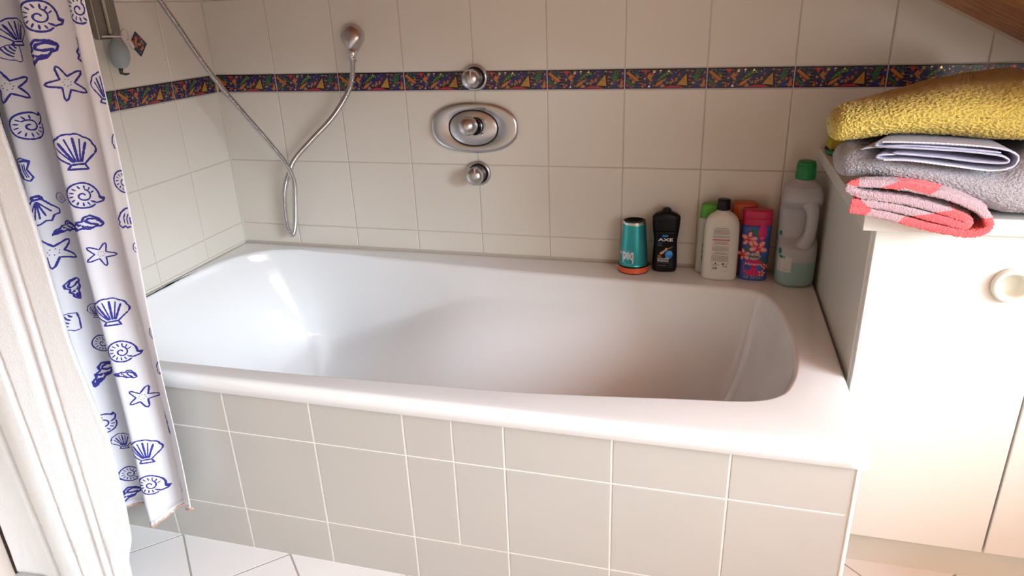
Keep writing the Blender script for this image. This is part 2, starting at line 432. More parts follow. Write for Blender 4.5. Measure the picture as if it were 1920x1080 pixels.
# ------------------------------------------------------------ bathtub
RIM = .445
tubE = thing('bathtub', 'large built-in white bathtub with a wide rim beneath the tiled wall', 'bathtub', (.85, -.4, 0))
# outline control points: rim(x,y) | mid(x,y,z) | floor(x,y)
K = [((.30,-.052),(.322,-.046,.140),(.42,-.38)),
 ((.50,-.073),(.512,-.084,.232),(.54,-.42)),
 ((.75,-.100),(.757,-.122,.342),(.76,-.42)),
 ((1.0,-.123),(1.0,-.140,.37),(1.0,-.38)),
 ((1.25,-.137),(1.24,-.165,.35),(1.22,-.32)),
 ((1.42,-.141),(1.395,-.178,.30),(1.35,-.26)),
 ((1.51,-.146),(1.48,-.195,.27),(1.43,-.275)),
 ((1.56,-.168),(1.53,-.225,.26),(1.46,-.30)),
 ((1.59,-.235),(1.553,-.28,.26),(1.475,-.34)),
 ((1.605,-.34),(1.565,-.35,.26),(1.48,-.38)),
 ((1.609,-.43),(1.568,-.43,.26),(1.48,-.43)),
 ((1.603,-.53),(1.562,-.51,.26),(1.48,-.48)),
 ((1.588,-.60),(1.55,-.575,.26),(1.47,-.53)),
 ((1.565,-.648),(1.53,-.61,.26),(1.45,-.56)),
 ((1.51,-.680),(1.48,-.64,.27),(1.41,-.585)),
 ((1.38,-.698),(1.36,-.66,.29),(1.31,-.595)),
 ((1.12,-.730),(1.11,-.69,.29),(1.10,-.60)),
 ((.90,-.742),(.90,-.70,.29),(.90,-.60)),
 ((.65,-.752),(.65,-.705,.27),(.66,-.60)),
 ((.45,-.757),(.48,-.70,.2),(.50,-.59)),
 ((.30,-.757),(.37,-.675,.16),(.42,-.575)),
 ((.16,-.735),(.31,-.63,.14),(.385,-.55)),
 ((.08,-.66),(.265,-.57,.13),(.37,-.50)),
 ((.035,-.54),(.245,-.49,.13),(.36,-.45)),
 ((.025,-.41),(.235,-.41,.13),(.355,-.41)),
 ((.031,-.29),(.225,-.32,.13),(.355,-.36)),
 ((.055,-.17),(.215,-.235,.13),(.36,-.31)),
 ((.11,-.085),(.225,-.125,.14),(.36,-.30)),
 ((.19,-.052),(.245,-.068,.150),(.375,-.30))]
NS = 8
rimP = catmull([(a[0],a[1],RIM) for a,_,_ in K], NS, True)
midP = catmull([b for _,b,_ in K], NS, True)
floP = catmull([(c[0],c[1],.055) for _,_,c in K], NS, True)
NP = len(rimP)
rings = []
A1, A2 = 12, 12
lipP = [p + Vector((0,0,-.0125)) for p in rimP]
for k in range(A1): rings.append([lipP[i].lerp(midP[i], k/A1) for i in range(NP)])
for k in range(A2+1): rings.append([midP[i].lerp(floP[i], k/A2) for i in range(NP)])
for _ in range(1):
    new = [rings[0]]
    for k in range(1, len(rings)-1):
        new.append([(rings[k-1][i] + rings[k+1][i])*.25 + rings[k][i]*.5 for i in range(NP)])
    new.append(rings[-1]); rings = new
cen = Vector((.93, -.42, .05))
for s_ in (.92, .8, .6, .3, .02):
    rings.append([Vector((lerp(cen.x, p.x, s_), lerp(cen.y, p.y, s_), .055 - .012*(1-s_**3))) for p in floP])
# softly rounded lip
def inward(i):
    d = midP[i] - rimP[i]; d.z = 0
    return d.normalized() if d.length > 1e-6 else Vector((0,0,0))
R0 = .011
nr = []
for a in (0, 22, 45, 68):
    a = math.radians(a)
    nr.append([rimP[i] - inward(i)*(R0*(1-math.sin(a))) + Vector((0,0,-R0*(1-math.cos(a)))) for i in range(NP)])
rings = nr + rings
# flat rim out to a rounded rectangle
X0, X1, Y0, Y1, RC = .002, 1.692, -.003, -.806, .018
def rect_pt(i):
    p = rimP[i]; return p
corners = [(X1,Y0),(X1,Y1),(X0,Y1),(X0,Y0)]
ci = []
for c in corners:
    best = min(range(NP), key=lambda i: (rimP[i].x - c[0])**2*.6 + (rimP[i].y - c[1])**2*1.6)
    ci.append(best)
outer = [None]*NP
for q in range(4):
    a, b = ci[q], ci[(q+1) % 4]; n = (b-a) % NP
    for k in range(n):
        t = k/n
        outer[(a+k) % NP] = Vector((lerp(corners[q][0], corners[(q+1)%4][0], t), lerp(corners[q][1], corners[(q+1)%4][1], t), RIM))
def off(p, d, z):
    x = min(max(p.x, X0+d), X1-d); yy = min(max(p.y, Y1+d), Y0-d)
    return Vector((x, yy, z))
BV = .010
out_r = []
out_r.append([off(p, BV*2.2, RIM) for p in outer])
for a in (0, 20, 40, 60, 80, 90):
    a = math.radians(a); out_r.append([off(p, BV*(1-math.sin(a)), RIM - BV*(1-math.cos(a))) for p in outer])
out_r.append([off(p, .0, .4095) for p in outer]); out_r.append([off(p, .008, .4085) for p in outer])
mb = MB()
allr = out_r[::-1] + nr[:0] + rings
mb.loft(allr, ENAMEL, True, False, True)
tub = mb.build('basin', tubE)
# ------------------------------------------------------------ tiled apron in front of the tub
apE = thing('bath_apron', 'cream tiled panel closing the front of the bathtub', 'panel', (.84, -.797, 0))
fa = lambda u, v, h: (u, -.797 + h, v)
mb = MB()
rows = [(.0005, .1098), (.1098, .3101), (.3101, .4075)]
edges = [.002, .0836] + [.0836+.2*k for k in range(1, 8)] + [1.676]
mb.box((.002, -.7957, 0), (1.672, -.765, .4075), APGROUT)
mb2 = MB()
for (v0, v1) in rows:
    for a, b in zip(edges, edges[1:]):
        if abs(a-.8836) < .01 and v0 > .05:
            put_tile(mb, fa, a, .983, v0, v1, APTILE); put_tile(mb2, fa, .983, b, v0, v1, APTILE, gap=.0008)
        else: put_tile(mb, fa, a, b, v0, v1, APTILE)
mb.build('tile_panel', apE)
mb2.box((.9835, -.7962, .111), (1.0832, -.7957, .4068), APGROUT)
mb2.add([(1.0045+.0008*math.cos(k), -.79705, .273+.0008*math.sin(k)) for k in range(6)], [(0,1,2,3,4,5)], DARKM)
mb2.build('access_panel', apE)
mb = MB(); mb.box((1.677, -.799, 0), (1.684, -.70, .408), mat('corner_profile', (.85,.83,.78), .3), .002)
mb.box((1.6725, -.7955, 0), (1.6775, -.76, .408), APGROUT)
mb.build('corner_trim', apE)

# ------------------------------------------------------------ cabinet and worktop
CX0, CX1, CY = 1.696, 2.40, -.572
cabE = thing('cabinet', 'low white laminate cabinet at the right end of the bathtub', 'cabinet', (2.05, -.3, 0))
mb = MB()
mb.box((CX0, 0-.004, .085), (CX0+.018, CY+.018, .741), LAMINATE)
mb.box((CX1-.018, -.004, .085), (CX1, CY+.018, .741), LAMINATE)
mb.box((CX0+.018, -.004, .085), (CX1-.018, CY+.02, .103), LAMINATE)
mb.box((CX0+.018, -.004, .105), (CX1-.018, -.012, .741), LAMINATE)
mb.build('carcass', cabE)
mb = MB(); mb.box((CX0+.004, CY+.035, 0), (CX1-.004, CY+.055, .084), mat('plinth_cream', (.72,.70,.62), .5)); mb.build('plinth', cabE)
def ring_knob(cx, cz, par):
    mb = MB()
    prof = [(.0005,.012),(.012,.0125),(.0185,.010),(.020,.004),(.0205,-.008),(.0225,-.0115),(.026,-.0125),(.0292,-.0105),(.0305,-.006),(.0300,-.001),(.027,.001)]
    mb.revolve([(r, -h) for r, h in prof], (cx, CY-.0, cz), (0,-1,0), CREAMP, 48)
    return mb.build('knob', par)
def door(x0, x1, kx, kz):
    """cabinet door with a round hole for the ring knob"""
    mb = MB(); n = 48; R = .024
    y0 = CY; z0, z1 = .092, .738
    rect = []; circ = []
    for k in range(n):
        a = 2*PI*(k+.5)/n; ca, sa = math.cos(a), math.sin(a)
        circ.append((kx + R*ca, kz + R*sa))
        tx = ((x1-kx) if ca > 0 else (x0-kx))/ca if abs(ca) > 1e-9 else 1e9
        tz = ((z1-kz) if sa > 0 else (z0-kz))/sa if abs(sa) > 1e-9 else 1e9
        t = min(tx, tz); rect.append([kx+ca*t, kz+sa*t])
    for cxn in ((x0,z0),(x1,z0),(x1,z1),(x0,z1)):
        j = min(range(n), key=lambda i: (rect[i][0]-cxn[0])**2 + (rect[i][1]-cxn[1])**2); rect[j] = list(cxn)
    F = lambda P, y: [(p[0], y, p[1]) for p in P]
    ins = [[p[0] + (.0012 if p[0] < (x0+x1)/2 else -.0012)*(1 if abs(p[0]-x0)<1e-6 or abs(p[0]-x1)<1e-6 else 0),
            p[1] + (.0012 if p[1] < (z0+z1)/2 else -.0012)*(1 if abs(p[1]-z0)<1e-6 or abs(p[1]-z1)<1e-6 else 0)] for p in rect]
    mb.loft([F(circ, y0+.017), F(circ, y0), F(ins, y0), F(rect, y0+.0012), F(rect, y0+.017), F(circ, y0+.017)], LAMINATE, True, smooth=False)
    mb.add(F(circ, y0+.016), [tuple(range(n))], CREAMP)
    return mb.build('door', cabE)
d1 = door(CX0+.0035, 1.9795, 1.917, .652); ring_knob(1.917, .652, d1)
d2 = door(1.9835, CX1-.003, 2.05, .652); ring_knob(2.05, .652, d2)
mb = MB(); mb.box((1.674, -.002, .742), (2.42, -.592, .770), LAMINATE, .0015)
tag(mb.build('worktop'), 'white worktop slab under the folded towels', 'worktop')

# ------------------------------------------------------------ shower fittings on the back wall
def revy(mb, prof, x, z, mt, n=40, y0=0.0): mb.revolve(prof, (x, y0, z), (0,-1,0), mt, n)
def valve(name, label, x, z):
    E = thing(name, label, 'knob', (x, 0, z))
    mb = MB(); revy(mb, [(.033,0),(.0345,.003),(.0345,.010),(.0325,.014),(.029,.0145),(.0275,.011),(.0265,.006),(.0005,.005)], x, z, SATIN); mb.build('escutcheon', E)
    mb = MB(); revy(mb, [(.0005,.004),(.0215,.005),(.021,.014),(.0155,.022),(.0155,.026),(.021,.033),(.0245,.041),(.0245,.050),(.021,.058),(.014,.063),(.006,.065),(.0005,.0655)], x, z, SATIN)
    kn = mb.build('handle', E)
    mb = MB(); mb.box((x+.004,-.066,z+.002),(x+.0085,-.045,z+.0255), SATIN, .0015); mb.build('index_rib', kn)
    return E
valve('shower_valve', 'upper round steel valve knob set over the patterned tile border', .807, .944)
valve('shower_valve', 'lower round steel valve knob under the oval mixer plate', .803, .688)
mx = thing('bath_mixer', 'oval steel mixer plate with a ball lever on the tiled wall', 'mixer', (.797, 0, .813))
def oval(a, b, y, n=64, e=2.35):
    P = []
    for k in range(n):
        t = 2*PI*k/n; c, s_ = math.cos(t), math.sin(t)
        P.append((.797 + a*abs(c)**(2/e)*(1 if c>0 else -1), y, .813 + b*abs(s_)**(2/e)*(1 if s_>0 else -1)))
    return P[::-1]
mb = MB()
mb.loft([oval(.119,.064,-.0005), oval(.1225,.0675,-.004), oval(.1235,.0685,-.008), oval(.1225,.0675,-.012), oval(.1195,.0645,-.0145), oval(.114,.060,-.0155), oval(.072,.0505,-.0165,e=2.1), oval(.071,.0495,-.0155,e=2.1), oval(.071,.0495,-.010,e=2.1)], SATIN)
mb.build('wall_plate', mx)
mb = MB(); mb.loft([oval(.071,.0495,-.012,e=2.1), oval(.068,.0465,-.0121,e=2.1)], DARKM, smooth=False); mb.build('gasket', mx)
mb = MB(); mb.loft([oval(.0675,.046,-.010,e=2.1), oval(.0672,.0458,-.0165,e=2.1), oval(.0655,.0442,-.0178,e=2.1), oval(.03,.022,-.0185,e=2.0), oval(.0005,.0005,-.0185,e=2.0)], SATIN); mb.build('inner_plate', mx)
mb = MB(); revy(mb, [(.024,.0),(.024,.006),(.021,.010),(.014,.012),(.012,.03),(.0105,.045),(.0105,.052)], .803, .819, BLACKP, 32, -.018)
revy(mb, [(.0215,.004),(.0225,.008),(.0215,.011)], .803,.819, CHROME, 32, -.018); mb.build('spindle', mx)
mb = MB(); bm = bmesh.new(); bmesh.ops.create_uvsphere(bm, u_segments=40, v_segments=24, radius=.0255); bmesh.ops.translate(bm, verts=bm.verts, vec=(.803, -.078, .829)); mb.bm(bm, SATIN)
mb.tube([(.803,-.03,.820),(.803,-.06,.826)], .0105, CHROME); mb.build('ball_lever', mx)
mb = MB(); bm = bmesh.new(); bmesh.ops.create_uvsphere(bm, u_segments=16, v_segments=10, radius=.0045); bmesh.ops.translate(bm, verts=bm.verts, vec=(.823, -.022, .796)); mb.bm(bm, CHROME); mb.build('screw', mx)
# wall elbow for the hose
el = thing('hose_elbow', 'drop-shaped steel wall outlet feeding the shower hose', 'wall outlet', (.463, 0, 1.04))
mb = MB()
n = 40; rings_ = []
for k in range(14):
    t = k/13; hh = .034*t; sc = max(.01, (1-t**2.7)**.5)
    R_ = []
    for j in range(n):
        a = 2*PI*j/n; r = .0335*sc
        low = max(0, -math.sin(a))
        px_, pz_ = math.cos(a)*r*(1 - .45*low**2.0), math.sin(a)*r*(1 + .38*low**1.6)
        R_.append((.463 + px_, -hh, 1.054 + pz_ - .010*(1-sc)))
    rings_.append(R_)
mb.loft(rings_, SATIN, True, False, True); mb.build('housing', el)
mb = MB(); mb.revolve([(.0005,-.006),(.0115,-.006),(.0125,0),(.0125,.007),(.011,.009),(.0098,.016),(.0098,.026),(.0005,.026)], (.466, -.022, 1.016), (.10,-.30,-1), CHROME, 28); mb.build('coupling_nut', el)
HOSE = [(0.4675,-0.0335,1.006),(0.4715,-0.04,0.985),(0.46,-0.050,0.925),(0.399,-0.05,0.849),(0.318,-0.045,0.782),(0.25,-0.04,0.724),(0.215,-0.035,0.672),(0.190,-0.03,0.621),(0.180,-0.028,0.562),(0.180,-0.028,0.511),(0.194,-0.030,0.486),(0.210,-0.034,0.514),(0.224,-0.040,0.567),(0.238,-0.048,0.627),(0.244,-0.055,0.666),(0.236,-0.07,0.718),(0.208,-0.09,0.78),(0.173,-0.12,0.853),(0.143,-0.16,0.932),(0.118,-0.2,1.018),(0.096,-0.23,1.096),(0.082,-0.26,1.161),(0.074,-0.30,1.24),(0.068,-0.35,1.33)]
dense = catmull(HOSE, 60)
step = .00085; pts = [dense[0]]; acc = 0
for a, b in zip(dense, dense[1:]):
    L_ = (b-a).length; pos = step - acc
    while pos <= L_: pts.append(a.lerp(b, pos/L_)); pos += step
    acc = (acc + L_) % step
rad = [(.0060, .0078, .0078, .0060)[i % 4] for i in range(len(pts))]
mb = MB(); mb.tube(pts, rad, mat('hose_steel', (.62,.62,.63), .18, 1.0), 12)
tag(mb.build('shower_hose'), 'ribbed chrome shower hose hanging in a loop on the tiled wall', 'hose')
# shower rail on the left wall
sr = thing('shower_rail', 'grey metal shower rail on the left wall behind the curtain', 'shower rail', (.02, -.38, 1.3))
mb = MB(); mb.box((.012,-.352,1.078),(.030,-.384,1.75), mat('brushed_grey_metal',(.27,.25,.22),.35,.85), .003); mb.box((.010,-.3855,1.078),(.026,-.418,1.75), MATS['brushed_grey_metal'], .003); mb.build('bar', sr)
mb = MB(); mb.box((.0265,-.3835,1.09),(.0315,-.3875,1.75), mat('pale_strip',(.6,.55,.45),.4)); mb.build('centre_strip', sr)
mb = MB(); mb.revolve([(.0005,-.001),(.008,0),(.009,.012),(.013,.018),(.020,.030),(.0235,.045),(.0225,.060),(.017,.074),(.010,.081),(.0005,.083)], (.034,-.376,1.092), (0,-.05,-1), AQUA, 32); mb.build('end_bulb', sr)
mb = MB(); mb.tube([(.034,-.384,1.012),(.034,-.386,1.000),(.036,-.376,.996),(.038,-.366,.997)], [.006,.004,.003,.002], mat('dark_metal',(.08,.08,.08),.3,.8), 10)
mb.build('end_tip', sr)
mb = MB(); mb.tube([(.004,-.384,1.135),(.004,-.384,1.145)], .01, CHROME)
mb.build('wall_bracket', sr)
for z_ in (1.085, 1.6):
    mb = MB(); mb.box((.001,-.37,z_),(.014,-.40,z_+.025), CHROME, .002); mb.build('wall_bracket', sr)
mb = MB()
P = [(.052+.002*math.cos(a), -.366 + .009*math.cos(a), 1.084 + .013*math.sin(a)) for a in [2*PI*k/24 for k in range(25)]]
mb.tube(P, .0026, mat('white_ring_plastic',(.72,.62,.58),.4), 8, cap=False)
mb.tube([(.052,-.359,1.076),(.050,-.352,1.068),(.046,-.345,1.060),(.042,-.340,1.054)], [.003,.0045,.005,.003], MATS['white_ring_plastic'], 8)
mb.tube([(.052,-.374,1.084),(.050,-.385,1.083),(.045,-.40,1.084),(.036,-.420,1.085)], .0024, MATS['white_ring_plastic'], 8)
tag(mb.build('hook_ring'), 'white plastic hook ring looped round the base of the shower rail', 'hook')

# ------------------------------------------------------------ shower curtain
def xr(z): return .418 + .037*min(1.3, max(0, (z-.16)/.99))
def ycur(x, z):
    d = xr(z) - x + .006*math.sin(z*5)
    k = .015 + .008*(1 - min(1, z))
    c = math.cos(2*PI*(d-.06)/.1)
    y = -.86 + k*c + .003*math.sin(z*9 + x*21)*math.sin(x*40)
    y += .0035*math.cos(2*PI*(d-.02)/.043 + z*2)
    return y
def hem_z(x): return interp([(-.1,.10),(.0,.13),(.1,.10),(.2,.128),(.268,.122),(.29,.092),(.314,.103),(.349,.129),(.38,.142),(.43,.170)], x)
scE = thing('shower_curtain', 'white shower curtain printed with navy seashells and starfish', 'curtain', (.25, -.86, .1))
mb = MB(); NX, NZ = 190, 120; XL = -.04
g = []
for j in range(NZ+1):
    row = []
    for i in range(NX+1):
        t = i/NX
        z1 = 1.74
        zz_ = lerp(.1, z1, j/NZ); x = lerp(XL, xr(zz_), t)
        hz = hem_z(x); zz_ = lerp(hz, z1, j/NZ); x = lerp(XL, xr(zz_), t)
        row.append((x, ycur(x, zz_) + (.0008*math.sin(i*1.7) if j == 0 else 0), zz_ + (.0015*math.sin(i*1.1) if j == 0 else 0)))
    g.append(row)
NROW = len(g)
o0 = len(mb.v)
vs = [p for r in g for p in r]; fs = []; W_ = NX+1
for j in range(NROW-1):
    for i in range(NX): fs.append((j*W_+i, j*W_+i+1, (j+1)*W_+i+1, (j+1)*W_+i))
fs_main = [f for f in fs if f[0] >= W_*1]; fs_hem = [f for f in fs if f[0] < W_]
mb.add(vs, fs_main, CLOTH, True); mb.add(vs, fs_hem, CLOTH, True)
cur = mb.build('curtain_panel', scE)
so = cur.modifiers.new('thick', 'SOLIDIFY'); so.thickness = .0008; so.offset = 0
mb = MB()
for a in range(0, 190, 1):
    x0_, x1_ = lerp(XL, .424, a/190), lerp(XL, .424, (a+1)/190)
    q = []
    for x in (x0_, x1_):
        z = hem_z(x); wv = .0012*math.sin(x*260)
        q.append([(x, ycur(x,z)-.0012, z-.0018+wv), (x, ycur(x,z)-.0014, z+.0028+wv)])
    mb.add([q[0][0], q[1][0], q[1][1], q[0][1]], [(0,1,2,3)], TANHEM, True)
hm = mb.build('hem', scE); so = hm.modifiers.new('thick','SOLIDIFY'); so.thickness = .001
hm['label'] = 'tan frayed bottom hem'
# prints (2D strokes in a unit glyph)
def glyph(kind, rnd):
    St = []   # (points, width)
    if kind == 'am':
        out = [(math.cos(a)*(1-.10*(a/6.28)), math.sin(a)*(1-.10*(a/6.28))) for a in [k*2*PI/30 for k in range(-1, 27)]]
        St.append((out, .075)); St.append(([out[0], (1.25,-.25), (1.12,-.5), (.72,-.6), (.45,-.45)], .075))
        St.append(([(.95,-.12),(1.15,-.32),(1.2,-.42)], .12))
        for k in range(12):
            a = .35 + k*.46
            r0 = .48 + .06*rnd.random()
            St.append(([(math.cos(a)*r0, math.sin(a)*r0), (math.cos(a+.08)*.80, math.sin(a+.08)*.80)], .06))
        St.append(([(math.cos(a)*(.08+.055*a), math.sin(a)*(.08+.055*a)) for a in [k*.4 for k in range(20)]], .065))
    elif kind == 'sc':
        top = []
        for k in range(25):
            a = math.radians(200 - k*220/24); r = 1.0 + .06*abs(math.sin(k*PI/4)); top.append((math.cos(a)*r*1.0, .15 + math.sin(a)*r*.85))
        St.append((top, .06)); St.append(([top[0], (-.32,-.72)], .06)); St.append(([top[-1], (.32,-.72)], .06))
        St.append(([(-.32,-.72),(-.5,-.98),(.45,-1.02),(.32,-.72),(-.32,-.72)], .07))
        for k in range(6):
            a = math.radians(165 - k*26); St.append(([(math.cos(a)*.22, -.6), (math.cos(a)*.82, .15 + math.sin(a)*.68)], .05 + .03*(k % 2)))
    elif kind == 'fu':
        St.append(([(-.15,.95),(.2,1.0),(.3,.8),(-.05,.75),(-.15,.95)], .09))
        o = [(-.1,.75),(-.55,.2),(-.7,-.15),(-.5,-.6),(-.3,-.95),(-.05,-.9),(.2,-.7),(.4,-.75),(.55,-.4),(.85,-.3),(.9,-.05),(.55,.3),(.25,.8)]
        St.append((o, .06))
        for q in ((-.45,-.35),(-.25,-.6),(0,-.55),(.25,-.4),(.5,-.15)): St.append(([(.05,.65), (q[0], q[1])], .05))
    elif kind == 'fa':
        o = [(.8,-.95),(.45,-1.0),(.2,-.8),(-.15,-.75),(-.55,-.55),(-.9,-.25),(-.85,.2),(-.55,.6),(-.1,.85),(.4,.95),(.8,.8),(.85,.2),(.8,-.95)]
        St.append((o, .06))
        for r in (.4,.7,1.0,1.3): St.append(([(.75 - r*math.cos(t)*1.0, .85 - r*math.sin(t)*1.1) for t in [q*.12+.12*r for q in range(9)]], .09))
    elif kind == 'st':
        o = []
        for k in range(5):
            a = math.radians(100 + 72*k); o.append((math.cos(a)*1.05, math.sin(a)*1.05)); a2 = a+.13; o.append((math.cos(a2)*.9, math.sin(a2)*.9))
            b = a + math.radians(36); o.append((math.cos(b)*.40, math.sin(b)*.40)); a3 = a + math.radians(72) - .13; o.append((math.cos(a3)*.9, math.sin(a3)*.9))
        St.append((o + [o[0]], .065))
        for k in range(7): a = k*.9; St.append(([(math.cos(a)*.22, math.sin(a)*.2), (math.cos(a)*.22+.05, math.sin(a)*.2+.05)], .05))
    elif kind == 'wh':
        o = [(1,.95),(.55,.9),(.1,.75),(-.35,.45),(-.6,.1),(-.75,-.1),(-.65,-.35),(-.8,-.6),(-.5,-.85),(-.2,-.7),(0,-.85),(.25,-.75),(.5,-.8),(.7,-.4),(.75,.1),(.95,.5),(1,.95)]
        St.append((o, .085))
        for q in ((-.2,-.25),(.1,-.3),(.4,-.3)): St.append(([(q[0]+.25,q[1]+.65),(q[0],q[1]+.25),(q[0]+.02,q[1]-.25)], .07))
    elif kind == 'cn':
        o = [(-.35,.85),(0,1),(.45,.7),(.35,.4),(.2,.0),(.4,-.7),(.2,-1),(-.15,-.8),(-.35,-.4),(-.4,.3),(-.35,.85)]
        St.append((o, .07)); St.append(([(-.2,.7),(.2,.75),(.4,.6)], .1))
        for q in (-.2,0,.12): St.append(([(q,.5),(q-.04,-.1),(q+.08,-.7)], .045))
    elif kind == 'co':
        o = [(1.1,.25),(.75,.55),(.2,.7),(-.1,.5),(-.15,.2),(-.45,.1),(-.55,-.15),(-.8,-.3),(-.95,-.75),(-.7,-.6),(-.4,-.5),(-.1,-.3),(.3,-.3),(.6,-.05),(.9,0),(1.1,.25)]
        St.append((o, .085)); St.append(([(1.0,.25),(.55,.5),(.15,.45),(0,.25),(.3,.1),(.8,.08)], .09))
        for q in ((-.3,0),(-.5,-.3),(-.75,-.5),(.0,-.1),(.25,-.12)): St.append(([(q[0]-.12,q[1]+.03),(q[0],q[1]-.12),(q[0]+.14,q[1]-.02)], .10))
        St.append(([(-.9,-.7),(-.65,-.5),(-.45,-.3)], .16))
    return St
MOT = [('am',0.356,1.128,0.027,0),('am',0.443,1.136,0.025,-20),('co',0.342,1.072,0.031,10),('wh',0.405,1.074,0.024,0),('st',0.366,1.023,0.031,10),('sc',0.452,1.015,0.027,-10),('st',0.251,1.019,0.03,0),('co',0.187,0.95,0.029,80),('am',0.26,0.951,0.026,60),('sc',0.349,0.908,0.033,0),('cn',0.239,0.877,0.023,0),('fu',0.24,0.8,0.03,0),('am',0.272,0.82,0.011,0),('am',0.343,0.83,0.026,0),('co',0.266,0.763,0.022,-10),('co',0.335,0.778,0.027,-15),('am',0.443,0.859,0.022,-10),('wh',0.431,0.795,0.023,0),('st',0.242,0.719,0.032,15),('st',0.345,0.719,0.024,36),('sc',0.447,0.737,0.016,0),('co',0.392,0.677,0.022,60),('wh',0.448,0.93,0.016,20),('co',0.165,0.632,0.027,70),('co',0.251,0.642,0.021,60),('fa',0.232,0.577,0.021,0),('sc',0.272,0.591,0.016,0),('sc',0.338,0.605,0.029,0),('am',0.268,0.52,0.02,0),('am',0.339,0.521,0.025,0),('co',0.258,0.457,0.03,20),('co',0.336,0.472,0.019,-40),('fu',0.168,0.468,0.031,-20),('st',0.17,0.371,0.036,0),('st',0.351,0.416,0.026,36),('am',0.236,0.341,0.025,60),('am',0.44,0.573,0.017,0),('wh',0.434,0.503,0.021,0),('co',0.398,0.368,0.024,70),('sc',0.256,0.291,0.02,0),('sc',0.33,0.29,0.03,0),('am',0.25,0.206,0.021,0),('am',0.323,0.206,0.027,-10),('co',0.237,0.154,0.027,10),('co',0.261,0.118,0.018,-40),('fu',0.385,0.262,0.015,0),('fu',0.388,0.205,0.014,0),('wh',0.43,0.208,0.018,0),('am',0.437,0.283,0.012,0),('sc',0.277,1.106,0.023,0),('fa',0.264,1.073,0.016,0)]
mb = MB(); rnd = random.Random(3)
for (kind, cx, cz, s_, rot) in MOT:
    a = math.radians(rot); ca, sa = math.cos(a), math.sin(a)
    for P, wd in glyph(kind, rnd):
        Q = []
        for (p, q) in zip(P, P[1:]):
            L_ = math.hypot(q[0]-p[0], q[1]-p[1])*s_; n = max(1, int(L_/.0022))
            for k in range(n): Q.append((lerp(p[0],q[0],k/n), lerp(p[1],q[1],k/n)))
        Q.append(P[-1])
        Lf, Rt = [], []
        for k, p in enumerate(Q):
            p0, p1 = Q[max(0,k-1)], Q[min(len(Q)-1,k+1)]
            dx, dy = p1[0]-p0[0], p1[1]-p0[1]; dl = math.hypot(dx,dy) or 1
            ww = max(wd*.85, .00055/s_)*(.8+.4*rnd.random())
            if k in (0, len(Q)-1): ww *= .5
            for lst, sg in ((Lf, 1), (Rt, -1)):
                ux, uz = p[0] - dy/dl*ww*sg, p[1] + dx/dl*ww*sg
                x = cx + (ux*ca - uz*sa)*s_*.84; z = cz + (ux*sa + uz*ca)*s_*.92
                lst.append((x, z))
        for k in range(len(Q)-1):
            quad = [Lf[k], Lf[k+1], Rt[k+1], Rt[k]]
            if any(x > xr(z)-.0005 or z < hem_z(x)+.002 for x, z in quad): continue
            mb.add([(x, ycur(x,z)-.0010, z) for x, z in quad], [(0,1,2,3)], INK, True)
mb.build('seashell_print', scE)['label'] = 'navy blue line drawings of shells and starfish'

# ------------------------------------------------------------ white towel hanging in front at the left
mb = MB(); NX, NZ = 150, 60
def ytow(x, z):
    y = -1.0
    for c, wdt, dep in ((.145 - .06*(z-.2), .010, .030), (.235 - .02*(z-.2), .004, .008), (.285, .007, .010), (.31,.004,.006)):
        y += dep*math.exp(-((x-c)/wdt)**2)
    y += .010*math.sin(x*17 + z*1.5) - .012*math.exp(-((x-.20)/.05)**2)
    return y
def xtr(z): return interp([(0,.345),(.12,.352),(.175,.372),(.25,.378),(.40,.384),(.6,.362),(.8,.362),(1.0,.352),(1.4,.35)], z)
g = []
for j in range(NZ+1):
    z = lerp(.02, 1.55, (j/NZ)**1.3)
    row = []
    for i in range(NX+1):
        x = lerp(.03, xtr(z), i/NX)
        zb = .045
        row.append((x, ytow(x, z) + .0008*noise.noise(Vector((x*60, z*30, 0))), z))
    g.append(row)
vs = [p for r in g for p in r]; W_ = NX+1
fs = [(j*W_+i, j*W_+i+1, (j+1)*W_+i+1, (j+1)*W_+i) for j in range(NZ) for i in range(NX)]
mb.add(vs, fs, TERRYW, True)
tw = tag(mb.build('hanging_towel'), 'white towelling cloth hanging in folds in front of the shower curtain', 'towel')
so = tw.modifiers.new('thick','SOLIDIFY'); so.thickness = .008; so.offset = -1
# door frame sliver at the bottom left
mb = MB()
mb.box((.0, -.978, 0), (.010, -.9865, 2.0), mat('brown_gasket', (.05,.02,.012), .5), .002)
mb.box((.0, -.987, 0), (.010, -1.09, 2.0), mat('beige_casing', (.62,.52,.46), .5), .002)
mb.box((.0, -.93, 0), (.012, -.9775, 2.0), mat('oak_casing', (.55,.33,.15), .45), .002)
structure(mb.build('trim_2'))

